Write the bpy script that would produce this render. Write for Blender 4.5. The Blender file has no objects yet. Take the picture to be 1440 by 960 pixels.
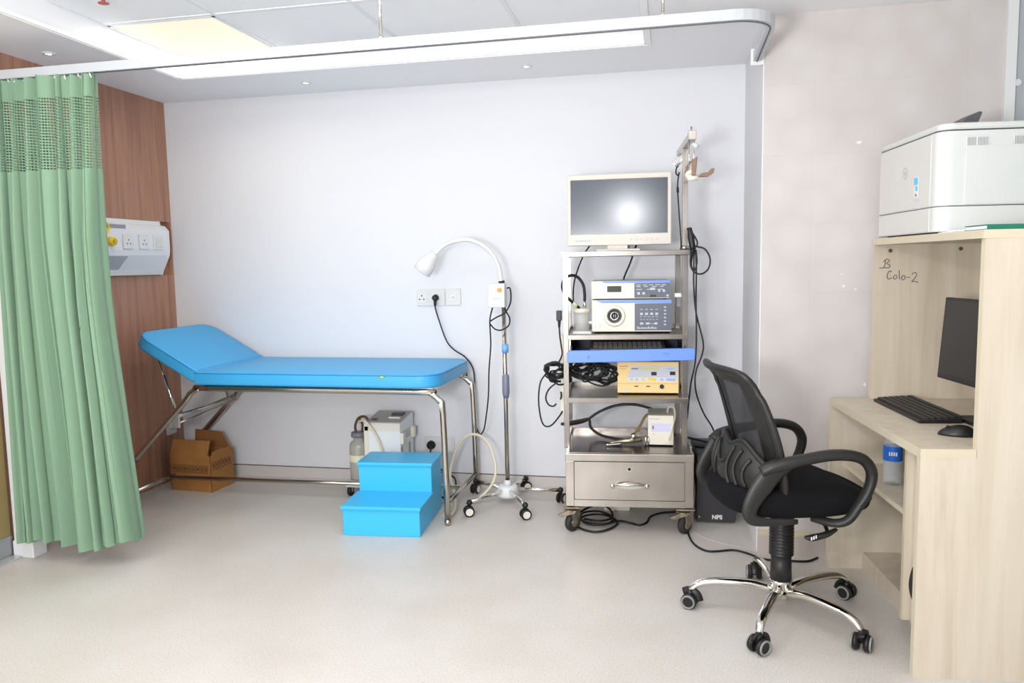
import bpy, bmesh, math, random
from mathutils import Vector, Matrix
random.seed(7)
SC = bpy.context.scene
COL = SC.collection
PI = math.pi

# ------------------------------------------------------------------ materials
def lin(c):
    f = lambda v: v/12.92 if v <= .04045 else ((v+.055)/1.055)**2.4
    return tuple(f(v/255.) for v in c) + (1,)
MATS = {}
def mat(name, rgb, rough=.5, metal=0., spec=.5, noise=0., nscale=20., coat=0., emit=None, estr=0., bump=0., bscale=60., stretch=None, alpha=1., trans=0., ior=1.45):
    if name in MATS: return MATS[name]
    m = bpy.data.materials.new(name); m.use_nodes = True
    nt = m.node_tree; b = nt.nodes['Principled BSDF']
    b.inputs['Base Color'].default_value = lin(rgb)
    b.inputs['Roughness'].default_value = rough
    b.inputs['Metallic'].default_value = metal
    b.inputs['Specular IOR Level'].default_value = spec
    b.inputs['Coat Weight'].default_value = coat
    b.inputs['Alpha'].default_value = alpha
    b.inputs['Transmission Weight'].default_value = trans
    b.inputs['IOR'].default_value = ior
    if emit:
        b.inputs['Emission Color'].default_value = lin(emit); b.inputs['Emission Strength'].default_value = estr
    if noise or bump:
        tc = nt.nodes.new('ShaderNodeTexCoord'); mp = nt.nodes.new('ShaderNodeMapping')
        nt.links.new(tc.outputs['Object'], mp.inputs['Vector'])
        if stretch: mp.inputs['Scale'].default_value = stretch
    if noise:
        n = nt.nodes.new('ShaderNodeTexNoise'); n.inputs['Scale'].default_value = nscale; n.inputs['Detail'].default_value = 4
        nt.links.new(mp.outputs['Vector'], n.inputs['Vector'])
        r = nt.nodes.new('ShaderNodeValToRGB')
        lo = tuple(max(0, v*(1-noise)) for v in rgb); hi = tuple(min(255, v*(1+noise)) for v in rgb)
        r.color_ramp.elements[0].color = lin(lo); r.color_ramp.elements[1].color = lin(hi)
        r.color_ramp.elements[0].position = .3; r.color_ramp.elements[1].position = .7
        nt.links.new(n.outputs['Fac'], r.inputs['Fac']); nt.links.new(r.outputs['Color'], b.inputs['Base Color'])
    if bump:
        n2 = nt.nodes.new('ShaderNodeTexNoise'); n2.inputs['Scale'].default_value = bscale
        nt.links.new(mp.outputs['Vector'], n2.inputs['Vector'])
        bp = nt.nodes.new('ShaderNodeBump'); bp.inputs['Strength'].default_value = bump; bp.inputs['Distance'].default_value = .01
        nt.links.new(n2.outputs['Fac'], bp.inputs['Height']); nt.links.new(bp.outputs['Normal'], b.inputs['Normal'])
    MATS[name] = m
    return m

def ramp_node(nt, stops):
    r = nt.nodes.new('ShaderNodeValToRGB')
    while len(r.color_ramp.elements) < len(stops): r.color_ramp.elements.new(.5)
    for e, (p, c) in zip(r.color_ramp.elements, stops): e.position = p; e.color = lin(c)
    return r

def wood(name, dark, mid, light, stretch, rough=.45):
    m = bpy.data.materials.new(name); m.use_nodes = True
    nt = m.node_tree; b = nt.nodes['Principled BSDF']; b.inputs['Roughness'].default_value = rough
    tc = nt.nodes.new('ShaderNodeTexCoord'); mp = nt.nodes.new('ShaderNodeMapping'); mp.inputs['Scale'].default_value = stretch
    nt.links.new(tc.outputs['Object'], mp.inputs['Vector'])
    n = nt.nodes.new('ShaderNodeTexNoise'); n.inputs['Scale'].default_value = 1; n.inputs['Detail'].default_value = 8; n.inputs['Roughness'].default_value = .62
    n.inputs['Distortion'].default_value = .6
    nt.links.new(mp.outputs['Vector'], n.inputs['Vector'])
    r = ramp_node(nt, [(.3, dark), (.5, mid), (.7, light)])
    nt.links.new(n.outputs['Fac'], r.inputs['Fac']); nt.links.new(r.outputs['Color'], b.inputs['Base Color'])
    MATS[name] = m
    return m

WALL = mat('wall_paint', (224, 224, 228), .55, bump=.02, bscale=300)
CEIL = mat('soffit_paint', (243, 243, 245), .6, bump=.02, bscale=200)
CEILTILE = mat('ceiling_tile', (243, 244, 246), .7, noise=.012, nscale=220)
GRID = mat('ceiling_grid', (230, 232, 235), .5)
BEAD = mat('white_bead', (246, 246, 246), .4)
BROWN = wood('walnut_laminate', (148, 104, 84), (171, 125, 102), (186, 140, 116), (26, 26, 1.1))
BROWN2 = wood('walnut_recess', (146, 102, 78), (166, 120, 94), (180, 134, 108), (26, 26, 1.1))
DESKW = wood('pale_ash_laminate', (190, 177, 157), (203, 191, 172), (211, 200, 183), (14, 14, .9))
DESKE = mat('ash_edge_band', (205, 194, 170), .45)
STEEL = mat('stainless_steel', (188, 181, 173), .26, 1., noise=.08, nscale=4.)
STEELP = mat('stainless_post', (146, 140, 134), .28, 1., noise=.07, nscale=5.)  # same steel as the cabinet, darkened in colour to tone down bright reflections
STEELD = mat('stainless_shelf', (128, 120, 114), .22, 1.)  # dark reflections of the tray top put into the base colour
CHROME = mat('chrome', (225, 222, 215), .09, 1.)
TUBE = mat('steel_tube', (190, 184, 174), .2, 1.)
ALU = mat('aluminium_rail', (196, 199, 202), .4, .15)
BLK = mat('black_plastic', (26, 25, 26), .42)
BLKG = mat('charcoal_plastic', (35, 34, 33), .45)
BLKF = mat('black_fabric', (17, 17, 19), .95, spec=.2, bump=.25, bscale=500)
CABLE = mat('black_cable', (22, 22, 24), .5)
RUB = mat('dark_rubber', (48, 45, 42), .7)
WHT = mat('white_plastic', (224, 224, 224), .4)
IVORY = mat('ivory_plastic', (228, 222, 207), .4)
CREAM = mat('cream_bezel', (212, 206, 195), .4)
BLUEV = mat('blue_vinyl', (66, 166, 222), .4, bump=.03, bscale=120)
BLUES = mat('blue_painted_step', (62, 186, 240), .35)
BLUEP = mat('blue_panel', (112, 150, 240), .4)
PRT = mat('printer_white', (210, 211, 208), .4)
PRTF = mat('printer_front', (212, 209, 204), .45)
KHAKI = mat('khaki_door', (150, 132, 84), .5)
GREYP = mat('grey_plastic', (120, 122, 126), .45)
SLATE = mat('slate_panel', (92, 98, 112), .4)
LGREY = mat('light_grey_print', (190, 194, 200), .5)
INK = mat('black_ink', (30, 28, 28), .7)
YEL = mat('yellow_plastic', (240, 208, 52), .4)
BUTTER = mat('butter_yellow_case', (246, 214, 150), .45)
KRAFT = mat('brown_cardboard', (160, 110, 58), .8, noise=.06, nscale=9, bump=.08, bscale=90)
KRAFTD = mat('cardboard_inside', (150, 100, 56), .85, noise=.05, nscale=12)
PRINT = mat('cardboard_print', (92, 62, 38), .8)
RUST = mat('rusty_steel', (150, 138, 122), .42, .75, noise=.2, nscale=30)
HOSE = mat('cream_rubber_hose', (222, 214, 190), .45)

def floor_mat():
    m = bpy.data.materials.new('speckled_vinyl'); m.use_nodes = True
    nt = m.node_tree; b = nt.nodes['Principled BSDF']; b.inputs['Roughness'].default_value = .38; b.inputs['Specular IOR Level'].default_value = .35
    tc = nt.nodes.new('ShaderNodeTexCoord')
    n = nt.nodes.new('ShaderNodeTexNoise'); n.inputs['Scale'].default_value = 150; n.inputs['Detail'].default_value = 3
    nt.links.new(tc.outputs['Object'], n.inputs['Vector'])
    r = ramp_node(nt, [(.3, (190, 184, 177)), (.45, (205, 200, 194)), (.6, (209, 204, 199)), (.75, (217, 214, 211))])
    nt.links.new(n.outputs['Fac'], r.inputs['Fac'])
    n2 = nt.nodes.new('ShaderNodeTexNoise'); n2.inputs['Scale'].default_value = 2.2; n2.inputs['Detail'].default_value = 6
    nt.links.new(tc.outputs['Object'], n2.inputs['Vector'])
    r2 = ramp_node(nt, [(.35, (246, 243, 240)), (.65, (255, 255, 255))])
    nt.links.new(n2.outputs['Fac'], r2.inputs['Fac'])
    mx = nt.nodes.new('ShaderNodeMix'); mx.data_type = 'RGBA'; mx.blend_type = 'MULTIPLY'; mx.inputs[0].default_value = 1
    nt.links.new(r.outputs['Color'], mx.inputs[6]); nt.links.new(r2.outputs['Color'], mx.inputs[7])
    nt.links.new(mx.outputs[2], b.inputs['Base Color'])
    return m
FLOOR = floor_mat()

def tile_mat():
    m = bpy.data.materials.new('pink_grey_wall_tile'); m.use_nodes = True
    nt = m.node_tree; b = nt.nodes['Principled BSDF']; b.inputs['Roughness'].default_value = .35; b.inputs['Specular IOR Level'].default_value = .3
    tc = nt.nodes.new('ShaderNodeTexCoord'); mp = nt.nodes.new('ShaderNodeMapping')
    mp.inputs['Rotation'].default_value = (PI/2, 0, 0)
    nt.links.new(tc.outputs['Object'], mp.inputs['Vector'])
    br = nt.nodes.new('ShaderNodeTexBrick'); br.offset = 0
    br.inputs['Scale'].default_value = 1; br.inputs['Brick Width'].default_value = .6; br.inputs['Row Height'].default_value = .3
    br.inputs['Mortar Size'].default_value = .0012
    br.inputs['Color1'].default_value = lin((207, 202, 199)); br.inputs['Color2'].default_value = lin((205, 200, 197)); br.inputs['Mortar'].default_value = lin((202, 196, 194))
    nt.links.new(mp.outputs['Vector'], br.inputs['Vector'])
    v = nt.nodes.new('ShaderNodeTexVoronoi'); v.inputs['Scale'].default_value = 7
    nt.links.new(tc.outputs['Object'], v.inputs['Vector'])
    r = ramp_node(nt, [(0, (255, 255, 255)), (1, (244, 240, 240))])
    nt.links.new(v.outputs['Distance'], r.inputs['Fac'])
    mx = nt.nodes.new('ShaderNodeMix'); mx.data_type = 'RGBA'; mx.blend_type = 'MULTIPLY'; mx.inputs[0].default_value = 1
    nt.links.new(br.outputs['Color'], mx.inputs[6]); nt.links.new(r.outputs['Color'], mx.inputs[7])
    nt.links.new(mx.outputs[2], b.inputs['Base Color'])
    return m
TILE = tile_mat()

def cloth_mat(mesh):
    m = bpy.data.materials.new('green_mesh_cloth' if mesh else 'green_cloth'); m.use_nodes = True
    nt = m.node_tree; b = nt.nodes['Principled BSDF']; b.inputs['Roughness'].default_value = .85; b.inputs['Specular IOR Level'].default_value = .15
    b.inputs['Base Color'].default_value = lin((132, 161, 135))
    if mesh:
        uv = nt.nodes.new('ShaderNodeUVMap')
        sp = nt.nodes.new('ShaderNodeSeparateXYZ'); nt.links.new(uv.outputs['UV'], sp.inputs[0])
        def hole(sock, scale, duty):
            a = nt.nodes.new('ShaderNodeMath'); a.operation = 'MULTIPLY'; a.inputs[1].default_value = scale; nt.links.new(sock, a.inputs[0])
            f = nt.nodes.new('ShaderNodeMath'); f.operation = 'FRACT'; nt.links.new(a.outputs[0], f.inputs[0])
            g = nt.nodes.new('ShaderNodeMath'); g.operation = 'LESS_THAN'; g.inputs[1].default_value = duty; nt.links.new(f.outputs[0], g.inputs[0])
            return g.outputs[0]
        hx = hole(sp.outputs['X'], 85, .74); hy = hole(sp.outputs['Y'], 80, .6)
        mu = nt.nodes.new('ShaderNodeMath'); mu.operation = 'MULTIPLY'; nt.links.new(hx, mu.inputs[0]); nt.links.new(hy, mu.inputs[1])
        iv = nt.nodes.new('ShaderNodeMath'); iv.operation = 'SUBTRACT'; iv.inputs[0].default_value = 1; nt.links.new(mu.outputs[0], iv.inputs[1])
        nt.links.new(iv.outputs[0], b.inputs['Alpha'])
    return m
CLOTH = cloth_mat(False); CLOTHM = cloth_mat(True)

def netting_mat():
    m = bpy.data.materials.new('black_chair_netting'); m.use_nodes = True
    nt = m.node_tree; b = nt.nodes['Principled BSDF']; b.inputs['Roughness'].default_value = .8
    b.inputs['Base Color'].default_value = lin((30, 30, 33))
    b.inputs['Alpha'].default_value = .9
    return m
NET = netting_mat()
SOCK = mat('socket_white', (218, 217, 213), .4)
GLASSY = mat('clear_jar', (225, 225, 222), .1, alpha=.45)
GLASSW = mat('water_bottle_plastic', (214, 222, 228), .06, alpha=.32)
MURK = mat('cloudy_bottle_glass', (176, 174, 164), .15, alpha=.85)
PANE = mat('partition_glass', (168, 205, 196), .05, alpha=.25)
PANEE = mat('glass_edge_green', (172, 206, 196), .15)
LEDP = mat('led_panel', (110, 106, 92), .5, emit=(255, 248, 222), estr=.80)
LEDS = mat('downlight_lamp', (255, 255, 255), .5, emit=(255, 255, 255), estr=5)
SCREEN = mat('monitor_glass', (62, 70, 82), .17, spec=.6)
SCREENB = mat('dark_monitor_glass', (34, 30, 27), .35)

# ------------------------------------------------------------------ mesh builder
class MB:
    def __init__(s): s.bm = bmesh.new(); s.mats = []; s.cur = 0
    def m(s, mt):
        if mt not in s.mats: s.mats.append(mt)
        s.cur = s.mats.index(mt); return s
    def _add(s, tmp, M=None, smooth=False):
        if M is not None: tmp.transform(M)
        me = bpy.data.meshes.new('tmp')
        for f in tmp.faces: f.material_index = s.cur; f.smooth = smooth
        tmp.to_mesh(me); tmp.free(); s.bm.from_mesh(me); bpy.data.meshes.remove(me); return s
    def box(s, x0, y0, z0, x1, y1, z1, bev=0., seg=2, M=None):
        t = bmesh.new(); bmesh.ops.create_cube(t, size=1)
        for v in t.verts: v.co = Vector(((x0+x1)/2+v.co.x*(x1-x0), (y0+y1)/2+v.co.y*(y1-y0), (z0+z1)/2+v.co.z*(z1-z0)))
        if bev: bmesh.ops.bevel(t, geom=list(t.edges), offset=bev, segments=seg, profile=.5, affect='EDGES')
        return s._add(t, M, bool(bev) and seg > 2)
    def prism(s, pts, axis, a, b, bev=0., M=None, smooth=False):
        """polygon pts in the plane across axis ('x': (y,z), 'y': (x,z), 'z': (x,y)), from a to b"""
        t = bmesh.new()
        def c(p, q): return {'x': (q, p[0], p[1]), 'y': (p[0], q, p[1]), 'z': (p[0], p[1], q)}[axis]
        A = [t.verts.new(c(p, a)) for p in pts]; B = [t.verts.new(c(p, b)) for p in pts]
        n = len(pts); t.faces.new(A); t.faces.new(B[::-1])
        for i in range(n): t.faces.new((A[i], B[i], B[(i+1) % n], A[(i+1) % n]))
        bmesh.ops.recalc_face_normals(t, faces=t.faces)
        if bev: bmesh.ops.bevel(t, geom=list(t.edges), offset=bev, segments=2, profile=.5, affect='EDGES')
        return s._add(t, M, smooth)
    def cyl(s, p0, p1, r, r2=None, n=24, bev=0.):
        p0 = Vector(p0); p1 = Vector(p1); d = p1-p0
        t = bmesh.new(); bmesh.ops.create_cone(t, cap_ends=True, segments=n, radius1=r, radius2=r if r2 is None else r2, depth=d.length)
        if bev: bmesh.ops.bevel(t, geom=[e for e in t.edges if len(e.link_faces) == 2 and any(len(f.verts) > 4 for f in e.link_faces)], offset=bev, segments=2, affect='EDGES')
        M = Matrix.Translation((p0+p1)/2) @ d.to_track_quat('Z', 'Y').to_matrix().to_4x4()
        t.transform(M)
        for f in t.faces: f.smooth = len(f.verts) <= 4
        me = bpy.data.meshes.new('tmp')
        for f in t.faces: f.material_index = s.cur
        t.to_mesh(me); t.free(); s.bm.from_mesh(me); bpy.data.meshes.remove(me); return s
    def lathe(s, prof, c=(0, 0, 0), n=32, M=None):
        """profile [(r,z)] revolved about z at c"""
        t = bmesh.new(); rings = []
        for r, z in prof:
            if r < 1e-5: rings.append([t.verts.new((c[0], c[1], c[2]+z))])
            else: rings.append([t.verts.new((c[0]+r*math.cos(2*PI*i/n), c[1]+r*math.sin(2*PI*i/n), c[2]+z)) for i in range(n)])
        for A, B in zip(rings, rings[1:]):
            for i in range(n):
                j = (i+1) % n
                if len(A) == 1 and len(B) == 1: continue
                if len(A) == 1: t.faces.new((A[0], B[i], B[j]))
                elif len(B) == 1: t.faces.new((A[i], A[j], B[0]))
                else: t.faces.new((A[i], A[j], B[j], B[i]))
        bmesh.ops.recalc_face_normals(t, faces=t.faces)
        return s._add(t, M, True)
    def tube(s, pts, r, n=10, closed=False, smooth=3, flat=None, rads=None, turn=0., shade=True):
        """swept tube through pts (Catmull-Rom smoothed); flat=(a,b) gives an oval section (a along the up vector)"""
        P = [Vector(p) for p in pts]
        R = list(rads) if rads else [1.]*len(P)
        if smooth:
            Q = []; RR = []; N = len(P)
            segs = N if closed else N-1
            for i in range(segs):
                p1, p2 = P[i], P[(i+1) % N]
                p0 = P[i-1] if (i > 0 or closed) else p1*2-p2
                p3 = P[(i+2) % N] if (i+2 < N or closed) else p2*2-p1
                for k in range(smooth+1):
                    u = k/(smooth+1)
                    Q.append(.5*((2*p1)+(p2-p0)*u+(2*p0-5*p1+4*p2-p3)*u*u+(3*p1-p0-3*p2+p3)*u**3))
                    RR.append(R[i]*(1-u)+R[(i+1) % N]*u)
            if not closed: Q.append(P[-1]); RR.append(R[-1])
            P, R = Q, RR
        t = bmesh.new(); N = len(P); rings = []; up = None
        for i in range(N):
            if closed: d = P[(i+1) % N]-P[i-1]
            else: d = P[min(i+1, N-1)]-P[max(i-1, 0)]
            if d.length < 1e-9: d = Vector((0, 0, 1))
            d.normalize()
            if up is None:
                up = Vector((0, 0, 1)) if abs(d.z) < .9 else Vector((0, 1, 0))
                if flat and len(flat) > 2: up = Vector(flat[2])
            up = (up-d*up.dot(d))
            if up.length < 1e-6: up = d.orthogonal()
            up.normalize(); sd = d.cross(up)
            ra, rb = (flat[0], flat[1]) if flat else (r, r)
            rings.append([t.verts.new(P[i]+up*(ra*R[i]*math.sin(2*PI*k/n+turn))+sd*(rb*R[i]*math.cos(2*PI*k/n+turn))) for k in range(n)])
        for i in range(N if closed else N-1):
            A, B = rings[i], rings[(i+1) % N]
            for k in range(n): t.faces.new((A[k], A[(k+1) % n], B[(k+1) % n], B[k]))
        if not closed: t.faces.new(rings[0][::-1]); t.faces.new(rings[-1])
        bmesh.ops.recalc_face_normals(t, faces=t.faces)
        return s._add(t, None, shade)
    def sphere(s, c, r, sx=1, sy=1, sz=1, n=20):
        t = bmesh.new(); bmesh.ops.create_uvsphere(t, u_segments=n, v_segments=n//2, radius=r)
        return s._add(t, Matrix.Translation(c) @ Matrix.Diagonal((sx, sy, sz, 1)), True)
    def torus(s, c, R, r, axis='z', n=28, k=8):
        a = {'z': lambda t: (c[0]+R*math.cos(t), c[1]+R*math.sin(t), c[2]), 'y': lambda t: (c[0]+R*math.cos(t), c[1], c[2]+R*math.sin(t)), 'x': lambda t: (c[0], c[1]+R*math.cos(t), c[2]+R*math.sin(t))}[axis]
        return s.tube([a(2*PI*i/n) for i in range(n)], r, k, True, 0)
    def grid(s, f, nu, nv, closed_u=False, uvf=None):
        t = bmesh.new(); V = [[t.verts.new(f(i/nu, j/nv)) for i in range(nu+1)] for j in range(nv+1)]
        L = t.loops.layers.uv.new('UVMap') if uvf else None
        for j in range(nv):
            for i in range(nu):
                fc = t.faces.new((V[j][i], V[j][i+1], V[j+1][i+1], V[j+1][i]))
                if L:
                    for lp, (a, b) in zip(fc.loops, ((i, j), (i+1, j), (i+1, j+1), (i, j+1))): lp[L].uv = uvf(a/nu, b/nv)
        return s._add(t, None, True)
    def text(s, txt, size, M, ext=.0004, bold=0.):
        cu = bpy.data.curves.new('lettering', 'FONT'); cu.body = txt; cu.size = size; cu.extrude = ext; cu.offset = bold
        cu.align_x = 'CENTER'; cu.align_y = 'CENTER'
        o = bpy.data.objects.new('lettering', cu); COL.objects.link(o)
        me = bpy.data.meshes.new_from_object(o)
        t = bmesh.new(); t.from_mesh(me)
        bpy.data.objects.remove(o); bpy.data.curves.remove(cu); bpy.data.meshes.remove(me)
        return s._add(t, M)
    def build(s, name, mt=None, parent=None, label=None, loc=None):
        me = bpy.data.meshes.new(name)
        if loc is not None: s.bm.transform(Matrix.Translation(-Vector(loc)))
        s.bm.to_mesh(me); s.bm.free()
        if not s.mats: s.mats = [mt]
        for x in s.mats: me.materials.append(x)
        o = bpy.data.objects.new(name, me); COL.objects.link(o)
        if loc is not None: o.location = loc
        if parent is not None: o.parent = parent
        if label: o['label'] = label
        return o

def B(mt, *a, **k): return MB().m(mt).box(*a, **k)
def empty(name, label, cat, loc=(0, 0, 0), rz=0, group=None):
    o = bpy.data.objects.new(name, None); o.empty_display_size = .05; COL.objects.link(o)
    o.location = loc; o.rotation_euler = (0, 0, math.radians(rz))
    o['label'] = label; o['category'] = cat
    if group: o['group'] = group
    return o
def tag(o, label, cat, group=None):
    o['label'] = label; o['category'] = cat
    if group: o['group'] = group
    return o
def struct(o): o['kind'] = 'structure'; return o
def wl(root, p):
    """world point -> local of an unparented empty"""
    a = -root.rotation_euler.z; d = Vector(p)-root.location
    return Vector((d.x*math.cos(a)-d.y*math.sin(a), d.x*math.sin(a)+d.y*math.cos(a), d.z))
# matrices for writing on upright faces
def face_front(x, y, z): return Matrix.Translation((x, y, z)) @ Matrix.Rotation(PI/2, 4, 'X')              # read from -y
def face_left(x, y, z): return Matrix.Translation((x, y, z)) @ Matrix.Rotation(-PI/2, 4, 'Z') @ Matrix.Rotation(PI/2, 4, 'X')   # read from -x

XL, ZC, XC, YC = -3.148, 2.398, .3926, -.836
FAR = -6.4; XR = 2.3
# ------------------------------------------------------------------ camera
f_px, yaw, pitch, roll = 1078.24, .20577, -.10025, -.01765
fw = Vector((-math.sin(yaw), math.cos(yaw), 0)); rt = Vector((math.cos(yaw), math.sin(yaw), 0)); upv = Vector((0, 0, 1))
f2 = fw*math.cos(pitch)+upv*math.sin(pitch); u2 = upv*math.cos(pitch)-fw*math.sin(pitch)
r3 = rt*math.cos(roll)+u2*math.sin(roll); u3 = u2*math.cos(roll)-rt*math.sin(roll)
cam = bpy.data.cameras.new('camera'); cam.sensor_width = 36; cam.lens = f_px/1440*36; cam.clip_start = .05
co = bpy.data.objects.new('camera', cam); COL.objects.link(co)
M = Matrix((r3, u3, -f2)).transposed().to_4x4(); M.translation = (0, -4.4303, 1.3461); co.matrix_world = M
SC.camera = co

# ------------------------------------------------------------------ the room
struct(B(FLOOR, XL-.3, FAR, -.08, XR, .1, 0).build('floor'))
struct(B(WALL, XL-.3, 0, .083, XC, .1, 2.62).build('wall_back'))
bb = MB().m(mat('skirting_vinyl', (206, 199, 196), .45)).prism([(0, .0), (-.018, 0), (-.006, .012), (-.004, .078), (0, .078)], 'x', XL, XC)
bb.m(mat('skirting_gap', (70, 66, 66), .6)).box(XL, -.003, .078, XC, .02, .083)
bb.m(mat('skirting_vinyl', (0, 0, 0))).box(XL, 0, 0, XC, .1, .078)
struct(bb.build('baseboard_back'))
# tiled column wall
struct(B(TILE, XC, YC, 0, 1.335, .1, ZC).build('wall_tile'))
bs = MB().m(WALL).box(XC-.004, YC+.002, 0, XC, 0, ZC); struct(bs.build('wall_pillar'))
sk = MB().m(DESKE).box(XC, YC-.02, .088, 1.33, YC, .108)
sk.m(mat('skirting_tile', (196, 184, 176), .4)).box(XC, YC-.016, 0, 1.33, YC, .09)
struct(sk.build('baseboard_tile'))
# left wall: walnut panels with a recess for the bedhead unit
lw = MB().m(BROWN).box(XL-.03, -1.46, 1.652, XL, 0, ZC).box(XL-.03, -1.46, 0, XL, 0, 1.318)
lw.m(BROWN2).box(XL-.3, -1.46, 0, XL-.03, 0, 2.62)
lw.m(BROWN).box(XL-.03, -.012, 1.318, XL, 0, 1.652)
lw.m(BROWN).box(XL-.03, -1.80, 2.14, XL, -1.46, ZC)
struct(lw.build('wall_left'))
struct(B(WALL, XL-.3, FAR, 0, XL-.06, -1.46, 2.62).build('wall_left_front'))
po = MB().m(WHT).box(-3.066, -1.445, 0, -2.99, -1.375, 2.13, bev=.003)
po.box(-3.068, -1.452, 0, -2.955, -1.372, .078, bev=.003)
po.box(XL, -2.4, 2.05, -3.066, -1.40, 2.13)
struct(po.build('trim_1'))
dr = empty('door_1', 'khaki door leaf with a grey metal kick plate', 'door', (-3.078, -1.446, 0)); dr['kind'] = 'structure'
for k in ('label', 'category'): del dr[k]
B(KHAKI, -.03, -.9, .1, .0, 0, 2.05, bev=.002).build('leaf', parent=dr)
B(mat('kick_plate', (158, 160, 164), .3, .6), -.03, -.9, .012, .004, 0, .105).build('kick_plate', parent=dr)
B(mat('threshold_alu', (214, 214, 212), .3, .6), -.05, -.92, 0, .06, -.01, .01, bev=.002).build('threshold', parent=dr)
# right side: metal glazed door frame beyond the tiles
rw = MB().m(WHT).box(1.335, YC-.02, 0, 1.375, YC+.04, ZC); struct(rw.build('trim_2'))
wn = MB().m(mat('frame_grey', (176, 180, 184), .4)).box(1.375, YC+.0, 0, 1.44, YC+.05, ZC)
wn.m(WHT).box(1.44, YC-.02, 0, 1.46, YC+.05, ZC).box(1.475, YC-.02, 0, 1.49, YC+.05, ZC)
wn.m(mat('frame_tan', (206, 188, 160), .5)).box(1.46, YC+.0, 0, 1.475, YC+.05, ZC).box(1.49, YC, 0, XR, YC+.05, ZC)
wn.m(WHT).cyl((1.385, YC-.012, 2.05), (1.385, YC+.01, 2.05), .014)
struct(wn.build('door_2'))
struct(B(WALL, XR, FAR, 0, XR+.1, .1, 2.62).build('wall_right'))
struct(B(WALL, XL-.3, FAR-.1, 0, XR+.1, FAR, 2.62).build('wall_front'))
# soffit with the raised ceiling tray
CX0, CX1, CY0, CY1, ZT = -2.66, -.12, -4.7, -.53, 2.52
so = MB().m(CEIL).box(XL-.3, CY1, ZC, XR+.1, .1, 2.62).box(XL-.3, FAR, ZC, CX0, CY1, 2.62).box(CX1, FAR, ZC, XR+.1, CY1, 2.62).box(CX0, FAR, ZC, CX1, CY0, 2.62)
struct(so.build('ceiling'))
struct(B(CEILTILE, CX0, CY0, ZT, CX1, CY1, 2.62).build('ceiling.001'))
bd = MB().m(BEAD)
for a in ((CX0-.02, CY1, CX1+.02, CY1+.02), (CX0-.02, CY0-.02, CX1+.02, CY0), (CX0-.02, CY0, CX0, CY1), (CX1, CY0, CX1+.02, CY1)):
    bd.box(a[0], a[1], ZC-.006, a[2], a[3], ZC)
for a in ((CX0, CY1-.012, CX1, CY1), (CX0, CY0, CX0+.012, CY1), (CX1-.012, CY0, CX1, CY1)): bd.box(a[0], a[1], ZC-.002, a[2], a[3], ZC+.018)
struct(bd.build('trim_3'))
gr = MB().m(GRID)
gx = [-2.66, -2.07, -1.40, -.745, -.14]; gy = [-.535, -1.105, -1.705, -2.305, -2.905, -3.505, -4.105, -4.69]
for x in gx: gr.box(x-.011, CY0, ZT-.004, x+.011, CY1, ZT)
for y in gy: gr.box(CX0, y-.011, ZT-.0045, CX1, y+.011, ZT)
struct(gr.build('trim_4'))

# ceiling lamps
def panel(x0, x1, y0, y1, label):
    e = empty('ceiling_panel_light', label, 'ceiling light', ((x0+x1)/2, (y0+y1)/2, ZT))
    w, d = (x1-x0)/2, (y1-y0)/2
    fr = MB().m(WHT)
    for a in ((-w, -d, -w+.014, d), (w-.014, -d, w, d), (-w, -d, w, -d+.014), (-w, d-.014, w, d)): fr.box(a[0], a[1], -.006, a[2], a[3], 0)
    fr.build('frame', parent=e)
    B(LEDP, -w+.014, -d+.014, -.004, w-.014, d-.014, -.001).build('diffuser', parent=e)
panel(-2.649, -2.081, -1.094, -.546, 'square warm glowing ceiling panel light above the blue couch')
for i, ((x, y), lab) in enumerate((((-2.948, -1.137), 'small round downlight in the soffit just above the green curtain'),
                    ((-2.046, -.258), 'small round downlight in the soffit above the head half of the blue couch'),
                    ((-.763, -.273), 'small round downlight in the soffit between the gooseneck lamp and the trolley'))):
    e = empty('downlight', lab, 'downlight', (x, y, ZC), group='soffit downlights')
    MB().m(WHT).lathe([(.0145, 0), (.032, 0), (.031, -.004), (.016, -.005), (.0145, -.003)]).build('trim_ring', parent=e)
    MB().m(LEDS).lathe([(0, -.003), (.014, -.003), (.014, 0)]).build('lamp', parent=e)
spk = empty('sprinkler_head', 'red and white sprinkler head on the ceiling tiles near the glowing panel', 'sprinkler', (-2.36, -1.47, ZT))
MB().m(WHT).lathe([(0, 0), (.03, 0), (.026, -.012), (.01, -.014), (0, -.014)]).build('escutcheon', parent=spk)
MB().m(mat('sprinkler_red', (176, 84, 76), .4)).cyl((0, 0, -.014), (0, 0, -.04), .008).lathe([(0, -.042), (.022, -.042), (.022, -.045), (0, -.045)]).build('nozzle', parent=spk)

# ------------------------------------------------------------------ curtain rail and curtain
RY = -1.45
rail = empty('curtain_rail', 'white U shaped ceiling track that carries the green curtain', 'curtain rail', (-1.1, RY, 2.2))
pts = [(-3.14, RY, 2.22), (.22, RY, 2.225)]
arc = [(.22+.14*math.sin(a), RY+.14-.14*math.cos(a), 2.225) for a in [PI/2*k/8 for k in range(1, 9)]]
path = pts+arc+[(.362, YC-.001, 2.225)]
L0 = lambda p: wl(rail, p)
MB().m(ALU).tube([L0(p) for p in path], .02, 4, smooth=0, flat=(.027, .023, (0, 0, 1)), turn=PI/4, shade=False).build('track', parent=rail)
MB().m(mat('track_slot', (92, 94, 98), .5)).tube([L0((p[0], p[1], p[2]-.0193)) for p in path], .0035, 6, smooth=0).build('slot', parent=rail)
B(WHT, *L0((.335, YC-.006, 2.19)), *L0((.3925, YC, 2.26)), bev=.002).build('end_bracket', parent=rail)
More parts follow.
